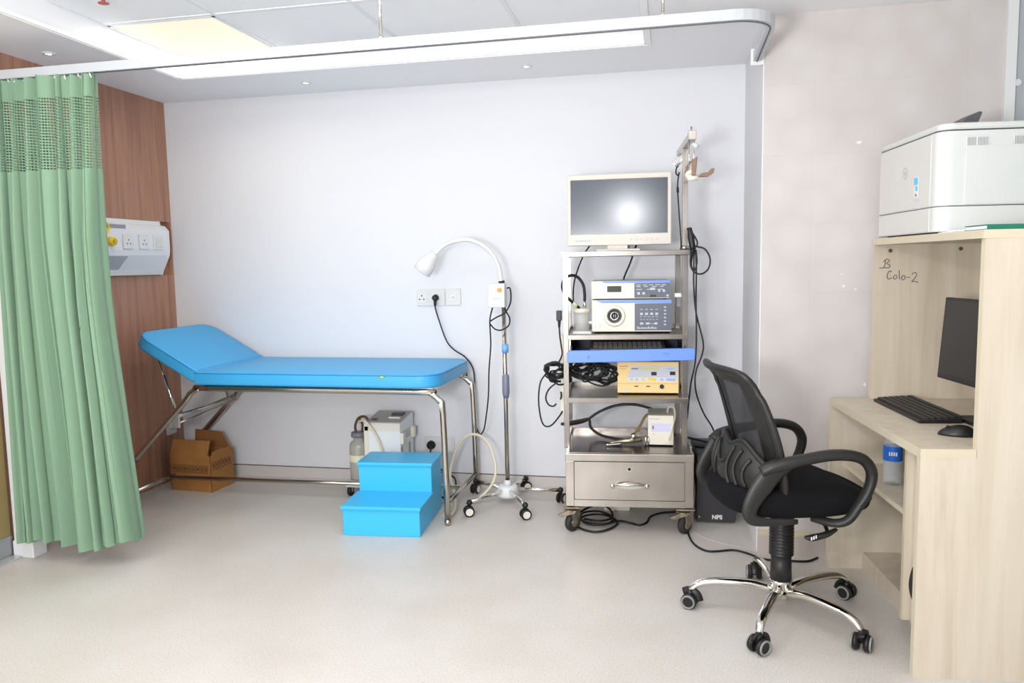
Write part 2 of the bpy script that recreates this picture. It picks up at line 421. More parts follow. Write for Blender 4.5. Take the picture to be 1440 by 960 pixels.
for x, zt in ((-1.131, ZT), (-.034, ZC)):
    MB().m(CHROME).cyl(L0((x, RY, 2.245)), L0((x, RY, zt)), .0065).lathe([(0, 0), (.02, 0), (.018, -.008), (.007, -.012)], L0((x, RY, zt)), 20).lathe([(.007, .02), (.012, .012), (.012, 0), (0, 0)], L0((x, RY, 2.238)), 20).build('hanger_rod', parent=rail)

cur = empty('hospital_curtain', 'sage green pleated cubicle curtain with a netted band near its top', 'curtain', (-2.72, RY, 0))
def curt(u, z):
    """u 0..1 across, z height"""
    t = (2.19-z)/2.07
    xl = -2.985
    K = [(2.19, -2.445), (1.78, -2.461), (1.508, -2.469), (1.225, -2.463), (1.034, -2.449), (.777, -2.426), (.145, -2.375), (0, -2.36)]
    for (za, xa), (zb_, xb) in zip(K, K[1:]):
        if z >= zb_: break
    xr = xa+(xb-xa)*(za-z)/(za-zb_)
    ph = 2*PI*(9.0*u+.55*math.sin(5.1*u+.6)+.12*math.sin(17*u))
    k = .6+.4*min(1, t*2)
    amp = (.036+.032*math.sin(2.3*u*PI+.5)**2)*(.55+.5*min(1, t*3))
    x = xl+(xr-xl)*u+.017*math.sin(2*ph+.5)*k
    y = RY+amp*math.sin(ph)+.014*math.sin(2.7*ph+1.2+1.2*t)*k+.01*math.sin(9*u+4*t)
    if u > .93: y -= .02*(u-.93)/.07
    return Vector((x, y, z))-cur.location
def zbot(u): return .085+.02*math.sin(u*9)+.035*max(0, u-.8)/.2
ARC = [0.]
for i_ in range(260): ARC.append(ARC[-1]+(curt((i_+1)/260, 1.95)-curt(i_/260, 1.95)).length)
def arc_at(u): return ARC[min(260, int(round(u*260)))]
def band(name, z0, z1, m, nv, thick=0, hem=False):
    def f(u, v):
        a = zbot(u) if z0 is None else z0
        return curt(u, a+(z1-a)*v)
    o = MB().m(m).grid(f, 260, nv, uvf=lambda u, v: (arc_at(u), v*(z1-(z0 or .1)))).build(name, parent=cur)
    return o
band('header_tape', 2.108, 2.2, CLOTH, 6)
band('netting', 1.797, 2.108, CLOTHM, 12)
main = band('drape', None, 1.797, CLOTH, 40)
hm = MB().m(CLOTH).grid(lambda u, v: curt(u, zbot(u)+.055*v)+Vector((0, -.0025, 0)), 260, 3).build('hem', parent=main)
# gathered layers behind the front folds
def rear(u, v, z0, z1):
    z = z0+(z1-z0)*v
    p = curt(.02+.8*u, z)
    return Vector((p.x+.012*math.sin(31*u+2), p.y*.5+.085+.02*math.sin(40*u+3*z), p.z))
rl = MB().m(CLOTHM).grid(lambda u, v: rear(u, v, 1.797, 2.18), 160, 10, uvf=lambda u, v: (u*1.3, v*.38))
rl.m(CLOTH).grid(lambda u, v: rear(u, v, .13, 1.797), 160, 20)
rl.build('rear_folds', parent=cur)
for i in range(9):
    u = (i+.5)/9
    p = curt(u, 2.185); q = Vector((p.x, 0, 2.2))
    MB().m(WHT).tube([p, (p.x, p.y*.5, 2.19), (p.x, 0, 2.195), (p.x, 0, 2.205)], .004, 6).build('hook', parent=cur)

# ------------------------------------------------------------------ bedhead service unit in the recess of the left wall
bh = empty('bedhead_unit', 'white medical gas and socket trunking unit set in the brown wall', 'bedhead panel', (XL-.03, -.14, 1.318))
prof = [(0, .0), (.04, .002), (.05, .03), (.095, .12), (.1, .15), (.1, .27), (.075, .30), (.045, .305), (.04, .332), (0, .332)]
MB().m(mat('bedhead_white', (228, 230, 234), .4)).prism(prof, 'y', -1.15, 0, bev=.002).build('housing', parent=bh)
MB().m(WHT).prism([(a*1.04, .166+(b-.166)*1.02) for a, b in prof], 'y', 0, .012, bev=.002).build('end_cap', parent=bh)
MB().m(mat('bedhead_strip', (206, 204, 206), .5)).box(.0, -1.15, .004, .056, -.004, .026).build('lower_strip', parent=bh)
for yy, sock in ((-.365, 1), (-.23, 1), (-.10, 0)):
    s_ = MB().m(WHT).box(.1, yy-.043, .155, .108, yy+.043, .241, bev=.003).build('wall_socket' if sock else 'switch_plate', parent=bh)
    if sock:
        hl = MB().m(INK)
        hl.box(.1078, yy-.003, .203, .1086, yy+.003, .212)
        for dy in (-.013, .013): hl.box(.1078, yy+dy-.003, .181, .1086, yy+dy+.003, .19)
        hl.build('socket_slot', parent=s_)
    else: B(SOCK, .1078, yy-.028, .17, .111, yy+.028, .226, bev=.002).build('rocker', parent=s_)
g_ = MB().m(YEL).cyl((.1, -.505, .195), (.128, -.505, .195), .027, .023).build('gas_outlet', parent=bh, label='yellow medical gas outlet')
MB().m(mat('outlet_core', (206, 178, 60), .5)).cyl((.128, -.505, .195), (.136, -.505, .195), .013).build('nozzle', parent=g_)
MB().m(YEL).torus((.102, -.545, .27), .03, .007, 'x').build('gas_ring', parent=bh, label='yellow ring')
for a in ((-.52, -.375, .262, .29), ): B(mat('unit_slot', (150, 148, 158), .5), .085, -.56, .272, .1015, -.375, .293, M=None).build('label_slot', parent=bh)
MB().m(mat('unit_recess', (172, 176, 182), .5)).prism([(-.60, .036), (-.40, .036), (-.36, .114), (-.60, .114)], 'x', .0, .003, M=Matrix(((1, 0, .5, .0335), (0, 1, 0, 0), (0, 0, 1, 0), (0, 0, 0, 1)))).build('lower_recess', parent=bh)

def socket(name, label, loc, nx, w, h, kinds, group=None, rz=0):
    """wall plate at loc facing -y; kinds: list of (dx, kind)"""
    e = empty(name, label, 'wall socket', loc, rz, group)
    MB().m(SOCK).box(-w/2, -.01, -h/2, w/2, 0, h/2, bev=.003).build('face_plate', parent=e)
    for dx, kind in kinds:
        if kind == 'three':
            p = MB().m(WHT).box(dx-.026, -.0125, -.028, dx+.026, -.0095, .028, bev=.001).build('outlet', parent=e)
            q = MB().m(INK).box(dx-.003, -.0132, .006, dx+.003, -.012, .017)
            for s in (-1, 1): q.box(dx+s*.013-.005, -.0132, -.014, dx+s*.013+.005, -.012, -.008)
            q.build('socket_slot', parent=p)
        elif kind == 'net':
            p = MB().m(WHT).box(dx-.018, -.0125, -.018, dx+.018, -.0095, .018, bev=.001).build('outlet', parent=e)
            MB().m(LGREY).box(dx-.009, -.0132, -.008, dx+.009, -.012, .003).build('socket_slot', parent=p)
        elif kind == 'blank':
            MB().m(WHT).box(dx-.026, -.0125, -.028, dx+.026, -.0095, .028, bev=.001).build('blank_insert', parent=e)
    return e
socket('wall_socket', 'double white wall socket above the couch, left plate with the black plug in it', (-1.418, 0, 1.156), 2, .178, .1, [(-.055, 'three'), (.035, 'three')])
socket('wall_socket', 'single white data outlet plate beside the double socket above the couch', (-1.276, 0, 1.158), 1, .09, .1, [(0, 'net')])
socket('wall_socket', 'wide white wall socket low on the white wall behind the couch leg', (-1.387, 0, .255), 2, .188, .1, [(-.05, 'three'), (.045, 'blank')])
socket('wall_socket', 'small white wall socket low on the brown wall above the cardboard box', (XL, -.13, .343), 1, .092, .088, [(0, 'three')], rz=90)
pl = empty('power_plug', 'round black plug in the low wall socket behind the blue steps', 'plug', (-1.437, -.0135, .255))
MB().m(BLK).cyl((0, 0, 0), (0, -.03, 0), .028, .024, bev=.004).build('body', parent=pl)
MB().m(CABLE).tube([(0, -.02, -.02), (.0, -.024, -.06), (.03, -.03, -.12), (.1, -.05, -.155), (.17, -.1, -.175), (.19, -.14, -.215), (.20, -.16, -.249), (.16, -.25, -.2495), (.1, -.22, -.2495)], .005).build('cord', parent=pl)

# ------------------------------------------------------------------ examination couch
bed = empty('examination_couch', 'sky blue vinyl examination couch on a stainless tube frame', 'examination couch', (-1.9, -.4, 0))
W = lambda *p: wl(bed, p)
def pad(name, plan, z0, z1, bev=.014, M=None, parent=bed):
    t = bmesh.new()
    A = [t.verts.new((x, y, z0)) for x, y in plan]; Bq = [t.verts.new((x, y, z1)) for x, y in plan]; n = len(plan)
    t.faces.new(A[::-1]); t.faces.new(Bq)
    for i in range(n): t.faces.new((A[i], A[(i+1) % n], Bq[(i+1) % n], Bq[i]))
    bmesh.ops.recalc_face_normals(t, faces=t.faces)
    bmesh.ops.bevel(t, geom=[e for e in t.edges if abs(e.verts[0].co.z-e.verts[1].co.z) < 1e-4], offset=bev, segments=3, profile=.6, affect='EDGES')
    mb = MB().m(BLUEV); mb._add(t, M, True)
    o = mb.build(name, parent=parent)
    sm = MB().m(mat('vinyl_seam', (40, 128, 186), .5)).tube([(M @ Vector((x*.9995, y*.9985, z1-bev*.55)) if M else Vector((x*.9995, y*.9985, z1-bev*.55))) for x, y in plan], .0028, 6, True, 0)
    sm.build('piping', parent=o)
    return o
def rr(x0, x1, y0, y1, r):  # plan with rounded corners r = (x0y0, x1y0, x1y1, x0y1)
    P = []
    for (cx, cy, a0, q) in ((x0, y0, PI, r[0]), (x1, y0, 1.5*PI, r[1]), (x1, y1, 0, r[2]), (x0, y1, .5*PI, r[3])):
        sx = 1 if cx == x0 else -1; sy = 1 if cy == y0 else -1
        if q < .001: P.append((cx, cy)); continue
        for k in range(7):
            a = a0+PI/2*k/6; P.append((cx+sx*q+q*math.cos(a), cy+sy*q+q*math.sin(a)))
    return P
# flat section
pad('mattress', rr(-2.545+1.9, -1.163+1.9, -.34, .355, (.01, .12, .12, .01)), .722, .795)
# raised head section: hinge at its right end, lifts to the left
Lh = .43; ang = math.radians(30)
Mh = Matrix.Translation((-2.545+1.9-.006, 0, .735)) @ Matrix.Rotation(ang, 4, 'Y') @ Matrix.Translation((0, 0, 0))
pad('head_section', rr(-Lh, 0, -.34, .355, (.1, .012, .012, .1)), 0, .07, M=Mh)
MB().m(TUBE).box(-2.5+1.9, -.30, .705, -1.2+1.9, .31, .722).build('base_board', parent=bed)
b2 = MB().m(mat('base_ply', (66, 120, 160), .6)).box(-Lh+.06, -.29, -.012, -.02, .3, 0, M=Mh); b2.build('head_board', parent=bed)
def leg_tube(y):
    yl = y+.4
    return MB().m(TUBE).tube([W(-2.99, y, .022), W(-2.99, y, .2), W(-2.985, y, .26), W(-2.955, y, .30), W(-2.64, y, .615), W(-2.60, y, .665), W(-2.54, y, .697), W(-2.46, y, .70),
        W(-1.29, y, .70), W(-1.215, y, .693), W(-1.165, y, .655), W(-1.148, y, .59), W(-1.137, y, .022)], .0165, 14, smooth=2)
for y in (-.70, -.09):
    o = leg_tube(y).build('side_rail', parent=bed)
    for x in (-2.99, -1.137): MB().m(TUBE).cyl(W(x, y, 0), W(x, y, .03), .0175).build('foot_cap', parent=o)
for x, z in ((-2.99, .095), (-1.14, .11)): MB().m(TUBE).cyl(W(x, -.70, z), W(x, -.09, z), .0125).build('crossbar', parent=bed)
MB().m(TUBE).tube([W(-2.99, -.39, .095), W(-1.14, -.39, .11)], .0115, 12, smooth=0).build('lower_rail', parent=bed)
for x in (-1.25, -2.45): MB().m(TUBE).cyl(W(x, -.70, .70), W(x, -.09, .70), .012).build('top_crossbar', parent=bed)
for y in (-.655, -.135):
    st = MB().m(CHROME).cyl(W(-2.85, y, .948), W(-2.715, y, .53), .0055).cyl(W(-2.79, y, .763), W(-2.715, y, .53), .009)
    st.build('support_strut', parent=bed)
MB().m(CHROME).cyl(W(-2.715, -.70, .535), W(-2.715, -.09, .535), .008).build('strut_bar', parent=bed)
MB().m(TUBE).cyl(W(-2.73, -.68, .515), W(-2.70, -.1, .56), .005).cyl(W(-2.72, -.68, .485), W(-2.69, -.1, .53), .005).build('ratchet_rod', parent=bed)
MB().m(mat('ratchet_plate', (186, 186, 188), .35, .6)).box(*W(-2.735, -.69, .47), *W(-2.685, -.675, .545), bev=.003).build('ratchet_plate', parent=bed)
tgm = MB().m(mat('maker_tag_green', (70, 150, 110), .4)).box(*W(-1.475, -.741, .775), *W(-1.44, -.7385, .786), bev=.002)
tgm.m(YEL).box(*W(-1.467, -.742, .777), *W(-1.448, -.740, .784))
tgm.build('maker_tag', parent=bed, label='small green and yellow tag on the couch edge')

# ------------------------------------------------------------------ blue steps
st = empty('step_stool', 'bright blue two tread step stool in front of the couch', 'step stool', (-1.623, -.927, 0), 4)
MB().m(BLUES).prism([(0, 0), (.485, 0), (.485, .292), (.262, .292), (.262, .135), (0, .135)], 'x', .004, .402, bev=.003).build('body', parent=st)
B(BLUES, -.004, -.012, .135, .41, .262, .153, bev=.004).build('tread', parent=st)
B(BLUES, -.004, .25, .292, .41, .49, .31, bev=.004).build('tread', parent=st)

# ------------------------------------------------------------------ cardboard box
cb = empty('cardboard_box', 'open brown cardboard carton under the head of the couch', 'box', (-2.862, -.238, 0), -4)
w, d, h, t = .145, .112, .225, .004
bx = MB().m(KRAFT).box(-w, -d, 0, w, -d+t, h).box(-w, d-t, 0, w, d, h).box(-w, -d, 0, -w+t, d, h).box(w-t, -d, 0, w, d, h)
bx.m(KRAFTD).box(-w+t, -d+t, 0, w-t, d-t, t)
bx.build('carton', parent=cb)
MB().m(KRAFT).prism([(-d, h-.003), (-d+t, h-.003), (-d+.035, h+.085), (-d+.031, h+.087)], 'x', -w+.004, w-.02).build('flap', parent=cb)
MB().m(KRAFTD).prism([(-w+.01, h), (w-.02, h), (w-.075, h+.1), (-w+.02, h+.11)], 'y', d-t, d).build('flap', parent=cb)
MB().m(KRAFT).prism([(-.1, h-.003), (.1, h-.003), (.085, h+.02), (-.085, h+.02)], 'x', w-t, w).build('flap', parent=cb)
MB().m(KRAFT).box(-w-.01, -.1, h-.04, -w, .1, h).build('flap', parent=cb)
pr = MB().m(PRINT); pr2 = MB().m(PRINT)
for i in range(9):
    x = -.132+.029*i
    pr.box(x, -d-.0008, .115, x+.004, -d, .162).box(x+.019, -d-.0008, .115, x+.023, -d, .162).box(x, -d-.0008, .115, x+.023, -d, .118).box(x, -d-.0008, .159, x+.023, -d, .162)
    if i % 3: pr.box(x+.008, -d-.0008, .126, x+.015, -d, .15)
    else: pr.cyl((x+.011, -d-.0008, .139), (x+.011, -d, .139), .007, n=10)
for i in range(6):
    y = -.095+.031*i
    pr2.box(w, y, .13, w+.0008, y+.004, .185).box(w, y+.018, .13, w+.0008, y+.022, .185).box(w, y, .13, w+.0008, y+.022, .134).box(w, y+.008, .15, w+.0008, y+.014, .172)
pr.build('printed_symbols', parent=cb); pr2.build('printed_symbols', parent=cb)

# ------------------------------------------------------------------ suction machine
su = empty('suction_machine', 'white medical suction unit with a glass bottle behind the blue steps', 'medical device', (-1.665, -.16, 0))
Q = lambda *p: wl(su, p)
body = MB().m(mat('suction_white', (232, 235, 238), .4)).prism([(-.13, .09), (.10, .09), (.10, .468), (-.13, .438)], 'x', -.09, .13, bev=.004)
body.build('housing', parent=su)
MB().m(IVORY).box(-.088, -.134, .395, .128, -.128, .432).box(-.092, -.134, .09, -.066, -.128, .42).build('front_trim', parent=su)
MB().m(mat('suction_top', (190, 186, 182), .5)).prism([(-.125, .4385), (.095, .4675), (.095, .473), (-.125, .444)], 'x', -.085, .125).build('top_panel', parent=su)
MB().m(mat('gauge_dark', (70, 60, 60), .4)).box(-.06, -.09, .445, -.03, -.06, .456).build('switch', parent=su)
MB().m(mat('gauge_dark', (0, 0, 0))).box(.03, .0, .46, .1, .05, .474).build('switch', parent=su)
MB().m(WHT).box(.03, -.05, .45, .1, -.03, .462).build('gauge', parent=su)
for y in (-.115, .075): MB().m(IVORY).box(.128, y-.02, .32, .15, y+.02, .385, bev=.004).build('clip', parent=su)
for y in (-.115, .02): MB().m(mat('grey_strip', (168, 170, 174), .5)).box(.13, y-.015, .09, .133, y+.015, .3).build('side_rib', parent=su)
vd = MB().m(INK)
for i in range(6):
    for k in range(4): vd.box(.13, -.08+.022*i, .34+.013*k, .1308, -.068+.022*i, .345+.013*k)
vd.build('side_vents', parent=su)
MB().m(mat('chassis_grey', (196, 196, 196), .4)).box(-.215, -.15, .055, .14, .12, .09, bev=.004).build('chassis', parent=su)
for x, y in ((-.19, -.13), (.11, -.13), (-.19, .1), (.11, .1)):
    wv = MB().m(BLK).cyl((x-.012, y, .03), (x+.012, y, .03), .03, bev=.004).build('caster', parent=su)
    MB().m(GREYP).box(x-.017, y-.012, .028, x+.017, y+.012, .058).build('fork', parent=wv)
bt = MB().m(MURK).lathe([(0, .09), (.055, .09), (.058, .1), (.058, .29), (.052, .31), (.034, .322), (.034, .345), (0, .345)], (-.152, -.07, 0)).build('bottle', parent=su)
MB().m(GREYP).lathe([(0, .372), (.044, .372), (.046, .362), (.046, .345), (.034, .343), (0, .343)], (-.152, -.07, 0)).build('lid', parent=bt)
MB().m(mat('bottle_label', (222, 218, 190), .6)).lathe([(.0585, .2), (.0585, .24)], (-.152, -.07, 0)).build('label_band', parent=bt)
MB().m(mat('brown_rubber', (92, 66, 44), .5)).tube([(-.17, -.07, .37), (-.172, -.07, .41), (-.15, -.07, .455), (-.11, -.07, .465), (-.085, -.07, .44)], .008).tube([(-.13, -.07, .37), (-.125, -.075, .42), (-.14, -.08, .455)], .007).build('tubing', parent=su, label='brown rubber tubing')
MB().m(HOSE).tube([(-.13, -.11, .44), (-.09, -.145, .458), (-.05, -.15, .43), (.0, -.15, .35), (.03, -.15, .26), (.05, -.15, .17), (.08, -.15, .12)], .007).build('cream_tube', parent=su)
hs = MB().m(HOSE).tube([(-1.50, -.345, .0085), (-1.36, -.345, .0085), (-1.22, -.37, .0085), (-1.18, -.48, .0085), (-1.195, -.58, .0085), (-1.165, -.60, .0085), (-1.16, -.48, .02), (-1.22, -.3, .06), (-1.265, -.21, .14), (-1.225, -.2, .28), (-1.167, -.2, .355), (-1.089, -.22, .372), (-1.016, -.25, .322), (-.975, -.28, .21), (-.982, -.3, .13), (-1.03, -.31, .06), (-1.10, -.33, .0085), (-1.14, -.33, .0085)], .008, 10)
tag(hs.build('suction_hose', loc=(-1.195, -.58, 0)), 'cream rubber hose looping up beside the couch leg', 'hose')

# ------------------------------------------------------------------ gooseneck lamp
la = empty('examination_lamp', 'white gooseneck examination lamp on a five star caster stand', 'lamp', (-.908, -.27, 0))
hub = MB().m(WHT).lathe([(0, .10), (.05, .10), (.056, .09), (.064, .05), (.058, .035), (0, .035)]).lathe([(.014, .13), (.028, .10), (0, .10)]).build('hub', parent=la)
for i in range(5):
    a = math.radians([-119, -61, 5, 75, 150][i])
    R_ = [.315, .315, .30, .235, .255][i]
    ax, ay = math.cos(a), math.sin(a)
    lg = MB().m(CHROME).cyl((ax*.05, ay*.05, .075), (ax*R_, ay*R_, .075), .0115).build('star_leg', parent=la)
    MB().m(BLK).sphere((ax*R_, ay*R_, .075), .0165).build('end_cap', parent=lg)
    w_ = MB().m(BLK); nx, ny = -ay, ax
    cx, cy = ax*(R_+.005), ay*(R_+.005)
    # caster pair with a seeded swivel
    s_ = math.radians([-66, -62, -20, -55, -12][i]); dx, dy = math.cos(s_), math.sin(s_)
    for k in (-1, 1): w_.cyl((cx+dx*k*.010, cy+dy*k*.010, .029), (cx+dx*k*.022, cy+dy*k*.022, .029), .029, bev=.003)
    w_.cyl((cx, cy, .05), (cx, cy, .07), .006)
    w_ = w_.build('caster', parent=lg)
    fc = MB().m(IVORY)
    for k in (-1, 1): fc.cyl((cx+dx*k*.0215, cy+dy*k*.0215, .029), (cx+dx*k*.0235, cy+dy*k*.0235, .029), .020)
    fc.build('wheel_disc', parent=w_)
MB().m(TUBE).cyl((0, 0, .1), (-.004, 0, 1.11), .0125).build('pole', parent=la)
MB().m(mat('collar_blue', (120, 178, 232), .4)).cyl((0, 0, .855), (0, 0, .905), .019, bev=.003).build('collar', parent=la, label='light blue collar')
MB().m(mat('collar_slate', (122, 128, 148), .4)).lathe([(.013, .735), (.02, .725), (.021, .63), (.015, .6), (.013, .6)]).build('height_grip', parent=la, label='slate grey grip')
cbx = B(WHT, -.082, -.045, 1.11, .012, .02, 1.243, bev=.006, seg=3).build('control_box', parent=la)
MB().m(mat('orange_knob', (238, 160, 44), .4)).cyl((-.016, -.045, 1.207), (-.016, -.06, 1.207), .012).build('knob', parent=cbx)
ml = MB().m(LGREY).box(-.05, -.0456, 1.156, -.02, -.045, 1.163).box(-.05, -.0456, 1.138, -.018, -.045, 1.14).build('lettering', parent=cbx)
neck = [(-.012, 0, 1.24), (-.016, 0, 1.26), (-.03, 0, 1.34), (-.07, 0, 1.413), (-.13, 0, 1.462), (-.2, 0, 1.486), (-.27, 0, 1.482), (-.33, 0, 1.462), (-.38, 0, 1.425), (-.40, 0, 1.395)]
MB().m(WHT).tube(neck, .0125, 12).build('gooseneck', parent=la)
MB().m(BLK).cyl((-.012, 0, 1.243), (-.014, 0, 1.256), .017).build('neck_collar', parent=la)
dirv = Vector((-.085, -.01, -.11)).normalized()
Mx = Matrix.Translation((-.398, 0, 1.41)) @ dirv.to_track_quat('Z', 'Y').to_matrix().to_4x4()
hd = MB().m(WHT).lathe([(0, -.01), (.022, -.008), (.03, .006), (.033, .03), (.05, .06), (.054, .12), (.05, .122), (.044, .112)], M=Mx).build('lamp_head', parent=la)
MB().m(mat('lens_grey', (226, 228, 230), .3)).lathe([(0, .112), (.046, .112), (.046, .106), (0, .106)], M=Mx).build('lens', parent=hd)
cd = [(-1.383, -.035, 1.152), (-1.382, -.04, 1.10), (-1.36, -.04, 1.02), (-1.316, -.045, .90), (-1.27, -.045, .845), (-1.205, -.036, .80), (-1.16, -.034, .735), (-1.147, -.05, .65), (-1.147, -.058, .5), (-1.142, -.07, .42), (-1.112, -.1, .35), (-1.07, -.16, .385), (-1.046, -.2, .457), (-1.02, -.23, .6), (-1.008, -.25, .754), (-.995, -.25, .9), (-.993, -.27, 1.03), (-.98, -.275, 1.09), (-.972, -.28, 1.112)]
lc = MB().m(CABLE).tube([wl(la, p) for p in cd], .0042, 8)
lc.tube([wl(la, p) for p in [(-.993, -.275, 1.03), (-.95, -.29, 1.055), (-.90, -.3, 1.08), (-.873, -.28, 1.13), (-.872, -.26, 1.18), (-.88, -.25, 1.215), (-.893, -.26, 1.215)]], .0042, 8)
lc.tube([wl(la, p) for p in [(-.993, -.275, 1.02), (-.96, -.29, .99), (-.92, -.3, .985), (-.88, -.3, 1.01), (-.875, -.29, 1.05), (-.897, -.275, 1.085), (-.905, -.275, 1.112)]], .0042, 8)
lc.build('power_cord', parent=la)
MB().m(BLK).cyl(wl(la, (-1.383, -.0135, 1.156)), wl(la, (-1.383, -.045, 1.154)), .02, .017, bev=.004).cyl(wl(la, (-1.383, -.035, 1.145)), wl(la, (-1.382, -.04, 1.105)), .011, .006).build('plug', parent=la)

# ------------------------------------------------------------------ endoscopy trolley (local frame turned 5 degrees)
tr = empty('endoscopy_trolley', 'tall stainless steel trolley of shelves with a drawer on casters', 'trolley', (-.50, -.74, 0), 5)
D = .50
cab = MB().m(STEEL)
cab.box(-.01, 0, .145, .031, D, .375, bev=.002).box(.57, 0, .145, .612, D, .375, bev=.002)
cab.box(.031, 0, .145, .57, D, .178).box(-.01, D-.01, .145, .612, D, .375)
cab.box(-.012, -.003, .374, .614, D+.003, .411, bev=.003)
for a in ((-.012, .1, 0, D), (.602, .1, .614, D)): cab.box(a[0], a[1], .411, a[2], a[3], .428)
cab.box(-.012, D-.012, .411, .614, D, .435)
cab.build('cabinet', parent=tr)
B(STEELD, .0, .02, .4112, .602, D-.012, .4122).build('tray_top', parent=tr)
dw = MB().m(STEEL).box(.033, .0, .181, .568, .42, .371).build('drawer', parent=tr)
MB().m(mat('drawer_gap', (20, 18, 18), .8)).box(.0305, .003, .1785, .5705, .01, .3735).build('gap', parent=dw)
hdl = MB().m(CHROME).prism([(.232+.144*k/12, .2515+.016*math.sin(PI*k/12)) for k in range(13)]+[(.232+.144*k/12, .2485-.012*math.sin(PI*k/12)) for k in range(12, -1, -1)], 'y', -.004, .0)
hdl.tube([(.236, -.004, .256), (.255, -.02, .262), (.304, -.028, .265), (.353, -.02, .262), (.372, -.004, .256)], .006, 10)
for x in (.220, .388): hdl.lathe([(0, .004), (.008, .003), (.012, 0), (0, 0)], M=Matrix.Translation((x, -.0, .2505)) @ Matrix.Rotation(PI/2, 4, 'X'))
hdl.build('handle', parent=dw)
lk = MB().m(CHROME).cyl((.302, 0, .338), (.302, -.006, .338), .012).build('lock', parent=dw)
MB().m(BLK).cyl((.302, -.006, .338), (.302, -.0068, .338), .008).build('key_plug', parent=lk)
for px in (-.02, .564):
    for py in (.10, D-.03):
        MB().m(STEELP).box(px, py, .411, px+.027, py+.026, 1.378, bev=.0015).build('post', parent=tr)
def shelf(z0, z1, x0, x1, y0, y1, lip=0.):
    s = MB().m(STEELP).box(x0, y0, z0, x1, y1, z1, bev=.0015)
    if lip: s.box(x0, y1-.008, z1, x1, y1, z1+lip).box(x0, y0, z1, x0+.006, y1, z1+lip*.8).box(x1-.006, y0, z1, x1, y1, z1+lip*.8)
    return s.build('shelf', parent=tr)
shelf(1.378, 1.402, -.025, .622, .075, D)
shelf(.966, .99, .0, .592, .092, D-.002, .02)
shelf(.648, .673, .0, .595, .092, D-.002, .022)
kt = MB().m(BLUEP).prism([(.0, .853), (.62, .865), (.625, .875), (.625, .915), (.618, .924), (.015, .914), (.0, .905)], 'y', .065, .095, bev=.004)
kt.m(mat('tray_navy', (38, 46, 74), .5)).box(.015, .095, .865, .58, .45, .875).box(.015, .095, .875, .022, .45, .935).box(.573, .095, .875, .58, .45, .935).box(.015, .443, .875, .58, .45, .95)
kt = kt.build('keyboard_tray', parent=tr, label='bright blue fronted pull out tray')
B(mat('tray_print', (84, 112, 190), .5), .47, .0645, .898, .50, .0655, .901).build('lettering', parent=kt)
MB().m(mat('tray_screw', (90, 120, 200), .4)).cyl((.105, .0655, .883), (.105, .063, .883), .006).build('screw', parent=kt)
for x in (.0, .57): B(STEEL, x+.004, .12, .885, x+.016, .44, .966).build('tray_bracket', parent=tr)
# casters
for i, (x, y) in enumerate(((.02, .055), (.575, .055), (.02, D-.05), (.575, D-.05))):
    cx0, cy0 = x, y
    th_ = math.radians([-42, -38, 20, -30][i])
    c = MB().m(RUB).cyl((cx0-.016*math.cos(th_), cy0-.016*math.sin(th_), .046), (cx0+.016*math.cos(th_), cy0+.016*math.sin(th_), .046), .046, bev=.006, n=28).build('caster', parent=tr)
    MC = Matrix.Translation((x, y, 0)) @ Matrix.Rotation(th_, 4, 'Z')
    MB().m(RUST).cyl(MC @ Vector((-.019, 0, .046)), MC @ Vector((.019, 0, .046)), .021, n=20).build('wheel_hub', parent=c)
    fk = [(-.02, .058), (.012, .036), (.022, .05), (.032, .112), (-.028, .112)]
    MB().m(RUST).prism(fk, 'x', .020, .0235, M=MC).prism(fk, 'x', -.0235, -.020, M=MC).box(-.028, -.035, .108, .028, .038, .113, M=MC).cyl((x, y, .11), (x, y, .146), .012).box(x-.045, y-.045, .128, x+.045, y+.045, .136).build('fork', parent=c)
    if i < 2: MB().m(RUST).prism([(-.075, .088), (-.02, .115), (.02, .113), (.01, .1), (-.05, .08)], 'y', -.055, -.03, M=Matrix.Translation((x, y+.02, 0))).build('brake_pedal', parent=c)
# tall pole with the hook bar
pole = MB().m(STEEL).box(.562, .10, 1.402, .588, .126, 1.885, bev=.0015).lathe([(0, .02), (.02, .02), (.024, 0), (0, 0)], (.575, .113, 1.402), 20).build('pole', parent=tr)
bar = MB().m(STEEL).box(.561, -.18, 1.885, .589, .40, 1.915, bev=.002).box(.558, -.19, 1.88, .592, -.15, 1.92, bev=.002).cyl((.575, -.14, 1.912), (.575, -.14, 1.945), .004).build('hook_bar', parent=pole)
for y in (.22, .28, .33):
    MB().m(CHROME).tube([(.575, y, 1.886), (.575, y, 1.86), (.568, y, 1.835), (.552, y, 1.828), (.54, y, 1.84), (.54, y, 1.85)], .004, 8).build('hook', parent=bar)
MB().m(WHT).cyl((.585, -.135, 1.855), (.60, -.135, 1.87), .017).build('end_knob', parent=bar)
hg = MB().m(CHROME).cyl((.568, -.12, 1.886), (.568, -.12, 1.74), .0028).cyl((.59, -.12, 1.886), (.59, -.12, 1.74), .0028)
hg.build('hanger_wire', parent=bar)
sh = MB().m(mat('holder_brown', (138, 110, 90), .5))
sh.prism([(.552, 1.745), (.556, 1.775), (.574, 1.796), (.588, 1.802), (.574, 1.782), (.566, 1.745)], 'y', -.10, -.085, bev=.002)
sh.prism([(.578, 1.728), (.578, 1.80), (.602, 1.812), (.600, 1.78), (.596, 1.73)], 'y', -.15, -.13, bev=.003)
sh.prism([(.606, 1.722), (.618, 1.738), (.65, 1.742), (.664, 1.758), (.678, 1.758), (.674, 1.738), (.65, 1.722)], 'y', -.15, -.125, bev=.003)
